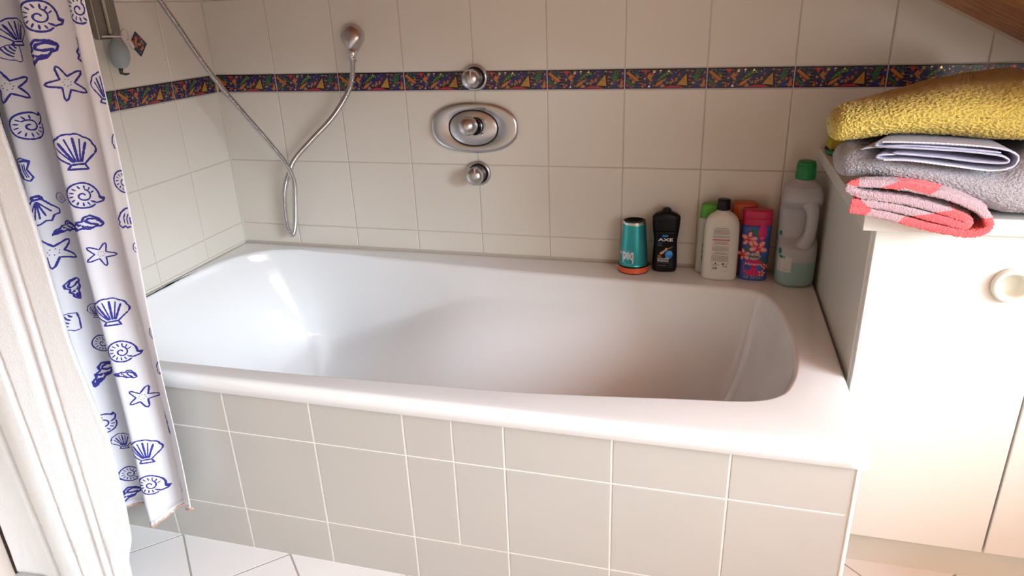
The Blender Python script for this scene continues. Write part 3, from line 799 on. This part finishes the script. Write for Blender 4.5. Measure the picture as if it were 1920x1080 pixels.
# ------------------------------------------------------------ folded towels on the worktop
def fuzz(p, amt, sc=430): 
    v = Vector(p)*sc
    return amt*(noise.noise(v) + .5*noise.noise(v*2.1))
def cushion(name, label, sects, mt, y0, y1, x0, x1, nx=330, nt=560, amt=.0016, e=2.6, wob=.004, shear=.6, sc=430):
    """folded terry bundle: rounded cross-section in y/z, bottom and top heights follow tables over x"""
    mb = MB(); zb, ztp, yf = sects; rings = []
    for i in range(nx+1):
        t = i/nx; x = lerp(x0, x1, lerp(t, .5-.5*math.cos(PI*t), .85))
        dl = min(1, (x-x0)/.022); dr = min(1, (x1-x)/.03)
        k = max(0.0, 1-(1-dl)**2.6)**(1/2.6)*math.sqrt(max(0.0, 1-(1-dr)**2))
        b, tp = sinterp(zb, x), sinterp(ztp, x)
        c, h = (b+tp)/2, (tp-b)/2*max(k, .02)
        ya = sinterp(yf, x) + (1-k)*.03; yb = y1 - (1-k)*.02
        R_ = []
        for j in range(nt):
            a = 2*PI*j/nt; ca, sa = math.cos(a), math.sin(a)
            yy = (ya+yb)/2 + (yb-ya)/2*abs(ca)**(2/(e*2.6))*(1 if ca > 0 else -1)
            zz_ = c + h*abs(sa)**(2/e)*(1 if sa > 0 else -1)
            # round only the front/back ends
            d = min((yy-ya), (yb-yy)); rr = h
            if d < rr: 
                s_ = math.sqrt(max(0, 1-((rr-d)/rr)**2)) if rr > 1e-6 else 1
                zz_ = c + (zz_-c)*min(1, s_/max(.05, abs(sa)**(2/e)) if abs(zz_-c) > h*s_ else 1)
            p = Vector((x + shear*max(0, yy-ya-.05)*max(0, 1-(x-x0)/(x1-x0)), yy, zz_ + (wob*noise.noise(Vector((x*14, yy*14, 3))) if sa > 0 else 0)))
            nrm = Vector((0, ca, sa))
            R_.append(p + nrm*fuzz(p, amt, sc))
        rings.append(R_)
    mb.loft(rings, mt, True, True, True)
    return tag(mb.build(name), label, 'towel', )
# yellow
cushion('folded_towel', 'thick yellow terry towel on top of the folded stack', (
    [(1.600,.882),(1.62,.884),(1.66,.889),(1.70,.897),(1.77,.896),(1.85,.889),(2.0,.886)],
    [(1.600,.940),(1.62,.944),(1.66,.952),(1.71,.960),(1.77,.970),(1.84,.974),(1.90,.978),(2.0,.962)],
    [(1.60,-.595),(1.7,-.602),(2.0,-.602)]), TERRYY, -.60, -.24, 1.606, 1.985, amt=.0028, e=2.2, shear=.62, sc=330)
# grey
cushion('folded_towel', 'bulky light grey terry towel between the yellow and pink towels', (
    [(1.603,.822),(1.64,.825),(1.68,.828),(1.76,.815),(1.84,.789),(1.88,.775),(2.02,.772)],
    [(1.603,.882),(1.63,.884),(1.665,.880),(1.70,.868),(1.78,.858),(1.85,.851),(1.9,.868),(2.02,.88)],
    [(1.603,-.59),(1.7,-.602),(1.85,-.615),(2.02,-.61)]), TERRYG, -.60, -.26, 1.624, 2.015, amt=.0017, e=2.4, wob=.002, shear=.62, sc=420)
def ribbon(mb, path, th, y0, y1, mt, ny=60, n=6, amt=.001, yfun=None, zfun=None, flare=.6):
    C = catmull([(a, 0, b) for a, b in path], n); N = len(C)
    sec = []
    for side in (1, -1):
        rng = range(N) if side == 1 else range(N-1, -1, -1)
        for i in rng:
            t = (C[min(i+1,N-1)] - C[max(i-1,0)]); t.normalize(); nn = Vector((-t.z, 0, t.x))
            e_ = min(1, .45 + .55*min(i, N-1-i)/2.0)
            sec.append((C[i], nn*side*th/2*e_))
    rings = []
    for j in range(ny+1):
        s_ = j/ny
        y = lerp(y0, y1, s_**1.5)
        k = min(1, flare + (1-flare)*min(1, j/4))
        R_ = []
        for c, o in sec:
            p = c + o*k; yy = y + (yfun(c.x, c.z) if yfun else 0)
            z = zfun(p.x, yy, p.z) if zfun else p.z
            q = Vector((p.x + .5*(yy-y0)*max(0, (1.85-p.x)/.2), yy, z)); q += (o.normalized() if o.length > 0 else Vector())*fuzz(q, amt)
            R_.append(q)
        rings.append(R_)
    mb.loft(rings, mt, True, True, True)
# pink and grey towel: hangs over the front edge of the worktop
PINK = [(1.640,.801),(1.655,.800),(1.69,.797),(1.73,.789),(1.778,.777),(1.806,.770),(1.8145,.7745),(1.806,.782),(1.77,.794),(1.722,.806),(1.675,.812),(1.650,.816),
        (1.634,.824),(1.645,.833),(1.69,.832),(1.74,.825),(1.79,.812),(1.828,.794),(1.843,.776),(1.838,.762),(1.815,.7565),(1.785,.7605),(1.745,.7685),(1.70,.780),(1.655,.788),(1.640,.790)]
def pz(x, y, z):
    w_ = min(1, max(0, (y + .625)/.055)); w_ = w_*w_*(3-2*w_)
    base = interp([(1.64,.783),(1.70,.774),(1.745,.762),(1.785,.755),(1.815,.751),(1.86,.751)], x)
    zf = .7715 + (z - base)*1.0
    return lerp(z, max(zf, .7715), w_)
mb = MB(); ribbon(mb, PINK, .0125, -.637, -.30, PINKT, ny=150, n=16, amt=.0019, zfun=pz)
tag(mb.build('folded_towel'), 'pink and grey patterned towel at the bottom, drooping over the worktop edge', 'towel')
# thin lavender cloth
lv = thing('folded_cloth', 'thin lavender cloth with stitched edges folded between yellow and grey towels', 'cloth', (1.77, -.45, .88))
LV1 = [(1.690,.8785),(1.75,.8745),(1.81,.8675),(1.845,.8655),(1.856,.868),(1.852,.874),(1.835,.8785),(1.78,.884),(1.70,.8875),(1.672,.8885),(1.668,.892),(1.674,.8955),(1.72,.8955),(1.79,.8925),(1.84,.888),(1.864,.880),(1.868,.868),(1.858,.858),(1.83,.8545),(1.78,.861),(1.72,.868),(1.682,.8685),(1.672,.8715),(1.676,.8755),(1.70,.877)]
mb = MB(); ribbon(mb, LV1, .0030, -.618, -.32, LAVW, ny=40, amt=.0005, flare=.9)
ribbon(mb, [(1.648,.883),(1.665,.887),(1.72,.890),(1.79,.886),(1.845,.881)], .0028, -.614, -.32, LAVW, ny=40, amt=.0005, flare=.9)
mb.build('folds', lv)
for path, yy in (([(1.676,.8965),(1.72,.8965),(1.79,.8935),(1.838,.889)], -.6195), ([(1.682,.868),(1.72,.8675),(1.78,.8605),(1.83,.8545),(1.856,.857)], -.6195)):
    C = catmull([(a, yy, b) for a, b in path], 44); mb = MB()
    mb.tube(C, [(.0006,.0013,.0013,.0013)[k % 4] for k in range(len(C))], STITCH, 6)
    mb.build('hem_stitching', lv)
# little cleaning things peeking out behind the towels
mb = MB(); mb.box((1.686,-.022,.7765),(1.76,-.072,.803), mat('yellow_sponge',(.50,.42,.05),.95,noise_amt=.2,noise_scale=200), .006)
sp = tag(mb.build('sponge'), 'small yellow sponge peeking out behind the towel stack', 'sponge')
mb = MB(); mb.box((1.684,-.018,.7705),(1.765,-.080,.7762), mat('navy_cloth',(.02,.05,.13),.9), .002); tag(mb.build('cleaning_cloth'), 'dark blue cloth lying under the yellow sponge on the worktop', 'cloth')
mb = MB(); mb.tube([(1.679,-.083,.776),(1.686,-.094,.776),(1.700,-.108,.776),(1.72,-.12,.776)], [.004,.0055,.0055,.004], mat('green_plastic',(.01,.22,.08),.35), 14)
tag(mb.build('plastic_stick'), 'small green plastic stick beside the yellow sponge', 'stick')

# ------------------------------------------------------------ bottles on the rim
class Bottle:
    """lofted bottle; prof = [(z, a, b, e, dx, dy)] half width, half depth, squareness, offsets"""
    def __init__(s, x, y, prof, rot=0.0, z0=RIM):
        s.x, s.y, s.z0 = x, y, z0+.0006; s.prof = prof; s.c, s.s = math.cos(rot), math.sin(rot)
    def row(s, z):
        P = s.prof; out = []
        for k in range(1, 6):
            out.append(sinterp([(p[0], (p[k] if len(p) > k else (2.0 if k == 3 else 0.0))) for p in P], z))
        return out
    def w(s, lx, ly, lz): return Vector((s.x + lx*s.c - ly*s.s, s.y + lx*s.s + ly*s.c, s.z0 + lz))
    def ring(s, z, n=56, grow=0.0):
        a, b, e, dx, dy = s.row(z); a = max(a+grow, .0003); b = max(b+grow, .0003); R_ = []
        for k in range(n):
            t = 2*PI*k/n; c, q = math.cos(t), math.sin(t)
            R_.append(s.w(dx + a*abs(c)**(2/e)*(1 if c > 0 else -1), dy + b*abs(q)**(2/e)*(1 if q > 0 else -1), z))
        return R_
    def front(s, lx, z, eps=.0004):
        a, b, e, dx, dy = s.row(z); u = min(.995, abs((lx-dx)/a))
        return s.w(lx, dy - b*(1-u**e)**(1/e) - eps, z)
    def body(s, mb, z0, z1, mt, n=56, nz=None, cap0=True, cap1=True, grow=0.0):
        zs = sorted({z0, z1} | {p[0] for p in s.prof if z0 < p[0] < z1} | {lerp(z0, z1, k/24) for k in range(25)})
        mb.loft([s.ring(z, n, grow) for z in zs], mt, True, cap0, cap1)
    def poly(s, mb, P, mt, eps=.0005, sub=1):
        # P closed polygon in (lx, z): fan of small strips so it follows the curve
        mb.add([s.front(a, b, eps) for a, b in P], [tuple(range(len(P)))], mt)
    def rect(s, mb, x0, x1, z0, z1, mt, eps=.0005, n=10):
        vs = [s.front(lerp(x0,x1,k/n), z, eps) for z in (z0, z1) for k in range(n+1)]
        mb.add(vs, [(k, k+1, n+2+k, n+1+k) for k in range(n)], mt)
    def disc(s, mb, cx, cz, rx, rz, mt, eps=.0006, n=20, rot=0.0):
        P = [(cx, cz)] + [(cx + rx*math.cos(2*PI*k/n)*math.cos(rot) - rz*math.sin(2*PI*k/n)*math.sin(rot), cz + rx*math.cos(2*PI*k/n)*math.sin(rot) + rz*math.sin(2*PI*k/n)*math.cos(rot)) for k in range(n)]
        mb.add([s.front(a, b, eps) for a, b in P], [(0, 1+k, 1+(k+1)%n) for k in range(n)], mt)
    def text(s, mb, txt, x, z, h, mt, width=None, bold=0.0, align='CENTER', flip=False, eps=.0008, shear=0.0):
        vs, fs = text_faces(txt, h, width, bold, align)
        if not vs: return
        sg = -1 if flip else 1
        mb.add([s.front(x + sg*(a + shear*b), z + sg*b, eps) for a, b in vs], fs, mt)
def ink(n, c, r=.4, me=0.0): return mat('print_' + n, c, r, me)
# --- teal conical bottle standing on its orange cap
b = Bottle(1.2405, -.052, [(0,.0405,.0405),(.003,.0415,.0415),(.017,.0405,.0405),(.0185,.0400,.0400),(.0205,.0375,.0375),(.05,.0360,.0360),(.09,.0330,.0330),(.130,.0302,.0302),(.136,.0297,.0297),(.1375,.0290,.0290)])
E = thing('cosmetics_bottle', 'conical metallic teal bottle standing upside down on an orange cap', 'bottle', (b.x, b.y, b.z0))
mb = MB(); b.body(mb, .0195, .131, mat('teal_metallic',(.05,.40,.43),.30,.75), cap0=True, cap1=False); b.body(mb, .131, .1375, mat('silver_foil',(.72,.72,.70),.25,.9), cap0=False, cap1=False)
mb.loft([b.ring(.1375), b.ring(.1375, grow=-.0025), [p - Vector((0,0,.006)) for p in b.ring(.1375, grow=-.004)]], BLACKP, True, False, True); mb.build('body', E)
mb = MB(); b.body(mb, 0, .0165, mat('orange_plastic',(.85,.14,.05),.25)); b.body(mb, .0165,.0195, BLACKP, grow=.0008); b.body(mb, .0, .002, BLACKP, grow=.0006); mb.build('cap', E)
mb = MB(); SIL = ink('silver',(.75,.78,.80),.3,.6)
b.text(mb, 'bed', .0035, .0590, .029, SIL, width=.030, bold=.035, align='LEFT', flip=True)
b.text(mb, 'head', -.0275, .0570, .012, SIL, width=.0085, bold=.02, align='LEFT', flip=True)
for k in range(3): b.rect(mb, -.030, -.004, .0635+.0*k, .0642, ink('palesilver',(.45,.6,.62)), n=8) if k == 0 else None
b.text(mb, 'recovery', .003, .0275, .003, ink('palesilver',(.45,.6,.62)), width=.022, align='LEFT', flip=True)
mb.build('lettering', E)
# --- black body wash
b = Bottle(1.3215, -.042, [(0,.029,.016,2.6),(.003,.031,.0185,2.6),(.012,.0325,.0195,2.6),(.05,.0315,.019,2.6),(.085,.0305,.018,2.6),(.115,.034,.019,2.6),(.140,.0355,.019,2.6),(.150,.0350,.0185,2.6),(.157,.028,.0175,2.4),(.162,.018,.015,2.2),(.164,.0125,.013,2),(.169,.0105,.012,2),(.1715,.008,.010,2),(.1725,.002,.004,2)], rot=.06)
E = thing('body_wash_bottle', 'black shouldered body wash bottle with white lettering beside the teal bottle', 'bottle', (b.x, b.y, b.z0))
mb = MB(); b.body(mb, 0, .112, BLACKP); mb.build('body', E)
mb = MB(); b.body(mb, .1125, .1725, mat('black_cap_plastic',(.004,.004,.005),.4,spec=.25)); mb.build('cap', E)
mb = MB(); WH = ink('white',(.82,.82,.82)); BL = ink('skyblue',(.03,.27,.75)); OR = ink('amber',(.85,.36,.05)); GY = ink('grey',(.35,.38,.42))
b.rect(mb, -.0085, .006, .098, .1035, BL); b.text(mb, 'ICE', -.001, .0992, .003, ink('darkblue',(.01,.05,.2)), eps=.001)
b.text(mb, 'AXE', 0, .0865, .0080, WH, width=.038, bold=.02)
b.text(mb, 'ICE CHILL', -.013, .0800, .0022, BL, width=.013); b.text(mb, '3 IN 1', -.014, .0760, .0020, GY, width=.009); b.text(mb, 'BODY WASH', -.013, .0728, .0018, GY, width=.012)
b.disc(mb, .010, .0500, .0100, .0115, BL); b.disc(mb, .0125, .0535, .0060, .0065, ink('paleblue',(.08,.40,.85)), eps=.0008); b.disc(mb, .0135, .046, .005, .004, ink('midblue',(.02,.18,.6)), eps=.0008)
b.disc(mb, -.008, .0545, .0065, .0035, OR, eps=.0010, rot=.5); b.disc(mb, -.002, .060, .0085, .0022, ink('steel',(.5,.5,.55)), eps=.0011, rot=.55)
b.disc(mb, .003, .0655, .0035, .0028, OR, eps=.0012); b.disc(mb, .012, .069, .0085, .0005, ink('steel',(.5,.5,.55)), eps=.0012, rot=.35); b.disc(mb, .012, .0665, .0085, .0005, ink('brick',(.35,.06,.03)), eps=.0012, rot=.4)
b.text(mb, '12H', -.0185, .0430, .0048, OR, width=.009, bold=.02, align='LEFT', eps=.0014)
b.text(mb, 'LONG LASTING', -.0185, .0365, .0046, WH, width=.029, bold=.02, align='LEFT', eps=.0014); b.text(mb, 'FRAGRANCE', -.0185, .0305, .0046, WH, width=.028, bold=.02, align='LEFT', eps=.0014)
b.text(mb, 'WITH COOLING FRESHNESS', -.0185, .0262, .0017, GY, width=.032, align='LEFT'); b.text(mb, '24H  ODOUR  DEFENCE', -.0185, .0190, .0016, GY, width=.022, align='LEFT')
mb.build('label', E)
# --- white bottle with green cap (behind)
b = Bottle(1.436, -.034, [(0,.033,.017,2.8),(.004,.035,.019,2.8),(.06,.0345,.019,2.8),(.12,.0335,.018,2.8),(.148,.032,.0175,2.8),(.150,.0305,.0165,2.8),(.175,.029,.0155,2.8),(.183,.0275,.0145,2.8),(.186,.022,.011,2.6)])
E = thing('shampoo_bottle', 'white shampoo bottle with a bright green cap behind the black capped one', 'bottle', (b.x, b.y, b.z0))
mb = MB(); b.body(mb, 0, .149, mat('white_hdpe',(.62,.61,.58),.3)); mb.build('body', E)
mb = MB(); b.body(mb, .1495, .186, mat('lime_plastic',(.10,.42,.03),.3)); mb.build('cap', E)
mb = MB(); b.rect(mb, -.0205, .022, .028, .138, ink('leafgreen',(.25,.42,.06))); b.rect(mb, -.0205, .022, .085, .138, ink('palelime',(.50,.58,.20)), eps=.0007)
for k in range(5): b.disc(mb, -.018+.001*k, .045+.016*k, .0035, .006, ink('deepgreen',(.06,.22,.03)), eps=.0009)
mb.build('label', E)
# --- orange capped bottle (behind)
b = Bottle(1.5145, -.030, [(0,.028,.017,2.6),(.004,.030,.019,2.6),(.08,.031,.019,2.6),(.14,.031,.0185,2.6),(.150,.031,.018,2.8),(.183,.0305,.0175,2.8),(.189,.0285,.016,2.8),(.191,.024,.013,2.6)])
E = thing('shampoo_bottle', 'bottle with a wide orange flip cap behind the pink flowered tube', 'bottle', (b.x, b.y, b.z0))
mb = MB(); b.body(mb, 0, .146, mat('brown_plastic',(.22,.06,.03),.3)); mb.build('body', E)
mb = MB(); b.body(mb, .1465, .191, mat('orange_cap_plastic',(.60,.10,.02),.3)); capo = mb.build('cap', E)
mb = MB(); b.disc(mb, .001, .174, .011, .0028, mat('orange_shadow',(.42,.06,.015),.3)); mb.build('dent_shade', capo)  # flat darker disc, paints the shade of a thumb dent
# --- cream bottle, black cap, back label
b = Bottle(1.461, -.0755, [(0,.0405,.020,2.8),(.004,.0430,.0225,2.8),(.05,.0435,.0230,2.8),(.12,.0425,.0225,2.8),(.145,.0415,.022,2.7),(.160,.037,.021,2.5),(.170,.029,.0185,2.3),(.1765,.0185,.0155,2.1),(.178,.0155,.0150,2),(.182,.0150,.0150,2),(.1825,.0160,.0160,2),(.205,.0158,.0158,2),(.2085,.0145,.0145,2),(.2095,.011,.011,2)], rot=-.02)
E = thing('lotion_bottle', 'large cream bottle with black cap showing its small-print back label', 'bottle', (b.x, b.y, b.z0))
mb = MB(); b.body(mb, 0, .182, mat('cream_hdpe',(.76,.72,.64),.35)); mb.build('body', E)
mb = MB(); b.body(mb, .1826, .2095, BLACKP)
cp = mb.build('cap', E)
mb = MB(); TX = ink('smallprint',(.07,.06,.05)); RD = ink('redprint',(.60,.07,.10)); rnd = random.Random(5)
z = .138
words = 'ANWENDUNG HAAR PFLEGE SHAMPOO CONDITIONER BALSAM REPAIR CARE SANFT FEUCHTIGKEIT MIT OIL AQUA GLYCERIN PARFUM CITRIC ACID SODIUM COCO'.split()
def line(z, w_, mt, h=.0016, x=0.0):
    s_ = ''
    while len(s_) < w_/.0011: s_ += rnd.choice(words) + ' '
    b.text(mb, s_.strip(), x, z, h, mt, width=w_, align='CENTER', bold=.02)
line(.1375, .030, TX, .0024)
for k in range(4): line(.1335 - .0033*k, .040 - .002*rnd.random(), TX)
for k in range(2): line(.1180 - .0033*k, .040, TX)
b.rect(mb, -.0205, .0215, .1075, .1103, RD)
for k, (mm_, ww) in enumerate(((RD,.036),(TX,.030),(RD,.038))): line(.1040 - .0033*k, ww, mm_)
line(.0905, .040, RD)
for k in range(3): line(.0870 - .0032*k, .041, TX)
for k in range(2): line(.0745 - .0032*k, .030+.008*k, TX)
for k in range(6): line(.0660 - .0027*k, .041, TX, .0015)
b.disc(mb, -.010, .0465, .0017, .0017, BLACKP); line(.0425, .018, TX, .0015, -.010); line(.0400, .012, TX, .0014, -.010)
b.disc(mb, .0085, .0455, .0025, .0025, BLACKP); b.text(mb, 'e', .0087, .0445, .0022, mat('cream_hdpe',(.76,.72,.64)), eps=.0011); line(.0455, .006, TX, .0016, .0180)
line(.0400, .014, TX, .0018, .0135); line(.0372, .011, TX, .0018, .0135)
for k in range(11):
    if rnd.random() < .85: b.rect(mb, -.0185+.0012*k, -.0185+.0012*k+.0007+.0004*rnd.random(), .0305, .0362, TX, n=1)
b.text(mb, '00', .006, .0265, .0012, TX); b.text(mb, '250 ml', .0145, .0265, .0014, TX)
mb.build('back_label', E)
# --- pink flowered shower gel
b = Bottle(1.5445, -.0665, [(0,.032,.0165,2.8),(.003,.0335,.019,2.8),(.05,.034,.0195,2.7),(.12,.0345,.0190,2.7),(.145,.0348,.0185,2.7),(.1455,.0350,.0188,2.7),(.161,.0350,.0188,2.7),(.1615,.0342,.0180,2.7),(.1628,.0342,.0180,2.7),(.1633,.0352,.0190,2.7),(.178,.0350,.0188,2.7),(.1825,.0335,.0172,2.7),(.184,.029,.014,2.5)], rot=-.03)
E = thing('shower_gel_tube', 'bright pink and blue shower gel bottle printed with red hibiscus flowers', 'bottle', (b.x, b.y, b.z0))
mb = MB(); b.body(mb, 0, .145, mat('blue_print_plastic',(.045,.10,.36),.3,noise_amt=.5,noise_scale=40)); mb.build('body', E)
mb = MB(); b.body(mb, .1452, .184, mat('magenta_cap',(.60,.01,.09),.28)); mb.build('cap', E)
mb = MB()
PK = ink('hotpink',(.72,.015,.16)); FL = ink('petal',(.85,.16,.20)); FD = ink('petalred',(.65,.03,.05)); LG = ink('leaf',(.03,.16,.06)); LT = ink('lightpetal',(.90,.42,.42)); YL = ink('stamen',(.85,.5,.2))
rnd = random.Random(8)
for k in range(26):
    cx, cz = rnd.uniform(-.029,.029), rnd.uniform(.006,.14); b.disc(mb, cx, cz, rnd.uniform(.002,.005), rnd.uniform(.002,.006), ink(rnd.choice(['sea','lilac']), (.06,.20,.5) if k % 2 else (.12,.10,.42)), eps=.0004+k*1e-6, n=8)
for cx, cz, r in ((-.010,.130,.3),(.0,.124,-.6),(.024,.060,.5),(-.022,.078,.2),(-.014,.088,-.5),(.026,.050,.2)): b.disc(mb, cx, cz, .009, .004, LG, eps=.0006, rot=r)
b.disc(mb, .014, .128, .0095, .021, PK, eps=.0007)
b.disc(mb, .000, .036, .0255, .0235, PK, eps=.0007, n=32)
for k in range(4): b.rect(mb, .006, .022, .121-.003*k, .1216-.003*k, ink('darkpink',(.45,.005,.09)), eps=.0010, n=3)
b.disc(mb, .014, .1145, .0045, .002, ink('petal',(.85,.16,.20)), eps=.0011)
def flower(cx, cz, r, n=5, a0=.3, lv=.0012):
    for k in range(n):
        a = a0 + 2*PI*k/n; b.disc(mb, cx + math.cos(a)*r*.55, cz + math.sin(a)*r*.55, r*.52, r*.33, FD if k % 2 else FL, eps=lv+k*2e-5, rot=a)
        b.disc(mb, cx + math.cos(a)*r*.68, cz + math.sin(a)*r*.68, r*.36, r*.20, LT, eps=lv+.00015+k*2e-5, rot=a)
    b.disc(mb, cx, cz, r*.24, r*.24, FD, eps=lv+.0004); b.disc(mb, cx+r*.15, cz+r*.12, r*.22, r*.06, YL, eps=lv+.0005, rot=.6)
flower(-.016, .110, .0185, a0=.2); flower(.007, .089, .0205, a0=.9, lv=.0018); flower(-.026, .068, .0150, a0=.5, lv=.0014)
flower(.020, .022, .009, a0=.1, lv=.0016); flower(.027, .040, .008, a0=.7, lv=.0016)
b.disc(mb, -.001, .0665, .0155, .0095, ink('badge',(.82,.78,.72)), eps=.0026, n=28); b.disc(mb, -.001, .0665, .0155, .0095, ink('badge',(.82,.78,.72)), eps=.0026, n=28)
b.text(mb, 'Balea', -.001, .0635, .0066, ink('black',(.02,.02,.02)), width=.0245, bold=.015, eps=.0030)
b.text(mb, 'Havanna', -.000, .0425, .0068, ink('blush',(.90,.62,.66)), width=.040, bold=.012, eps=.0012)
b.text(mb, 'Sommer', -.001, .0370, .003, ink('darkpink',(.45,.005,.09)), width=.018, eps=.0012); b.text(mb, 'Dusche', .0, .051, .003, ink('darkpink',(.45,.005,.09)), width=.016, eps=.0012)
for cx, t_ in ((-.016,'vegan'),(.000,'300'),(.0135,'5.5')):
    b.disc(mb, cx, .0105, .0050, .0050, WH, eps=.0010); b.disc(mb, cx, .0105, .0044, .0044, ink('darkblue',(.01,.05,.2)), eps=.0012); b.text(mb, t_, cx, .0093, .0028, WH, width=.0066, eps=.0016)
mb.build('label', E)
# --- big jug with moulded handle
b = Bottle(1.6415, -.076, [(0,.036,.034,2.4),(.004,.043,.041,2.4),(.012,.0460,.0435,2.4),(.06,.0465,.0440,2.4),(.098,.0460,.0430,2.4),(.108,.0455,.036,2.4,0,.006),(.120,.0445,.026,2.4,-.002,.014),(.150,.0445,.024,2.4,-.003,.016),(.190,.0450,.026,2.4,-.003,.014),(.205,.0460,.036,2.4,0,.005),(.216,.0465,.0430,2.4),(.232,.0445,.0425,2.3),(.248,.038,.037,2.2),(.258,.0275,.0270,2.1),(.263,.0215,.0215,2),(.266,.0205,.0205,2),(.2665,.0225,.0225,2),(.303,.0205,.0205,2),(.3065,.0190,.0190,2),(.3075,.015,.015,2)])
E = thing('detergent_jug', 'tall translucent jug with green cap and a moulded grip in the corner', 'jug', (b.x, b.y, b.z0))
HD = mat('milky_plastic',(.50,.50,.53),.4); LQ = mat('teal_liquid_plastic',(.30,.46,.45),.35)
mb = MB(); b.body(mb, 0, .0665, LQ, cap1=False); b.body(mb, .0665, .265, HD, cap0=False); mb.build('body', E)
mb = MB(); b.body(mb, .2668, .3075, mat('green_cap',(.005,.24,.055),.35)); cp = mb.build('cap', E)
mb = MB()
for k in range(36):
    a = 2*PI*k/36; mb.tube([b.w(.0222*math.cos(a), .0222*math.sin(a), .270), b.w(.0206*math.cos(a), .0206*math.sin(a), .300)], .0007, MATS['green_cap'], 5)
mb.build('grip_ribs', cp)
mb = MB()
hp = catmull([b.w(.006,-.018,.226), b.w(.015,-.024,.210), b.w(.022,-.028,.190), b.w(.023,-.029,.160), b.w(.020,-.028,.130), b.w(.012,-.022,.108), b.w(.004,-.016,.090)], 8)
rr = [lerp(.026, .0130, math.sin(PI*k/(len(hp)-1))**.8) for k in range(len(hp))]
mb.tube(hp, rr, HD, 20); mb.build('handle', E)
mb = MB(); LB = ink('label_white',(.66,.62,.60)); GN = ink('brandgreen',(.01,.20,.12))
b.rect(mb, -.0440, -.0135, .040, .079, LB, n=12); b.text(mb, '2 L', -.026, .045, .0035, TX, width=.008, eps=.0009); b.text(mb, 'e', -.017, .045, .0035, TX, eps=.0009)
mb.build('label', E)
mb = MB()
b.disc(mb, -.037, .077, .0045, .0035, GN, eps=.0011); b.disc(mb, -.031, .077, .003, .003, ink('lightgreen',(.10,.45,.38)), eps=.0012); b.disc(mb, -.0405, .090, .003, .008, GN, eps=.0009)
mb.build('brand_print', E); mb = MB(); b.disc(mb, -.0405, .128, .003, .0065, GN, eps=.0009)
mb.build('brand_print', E)
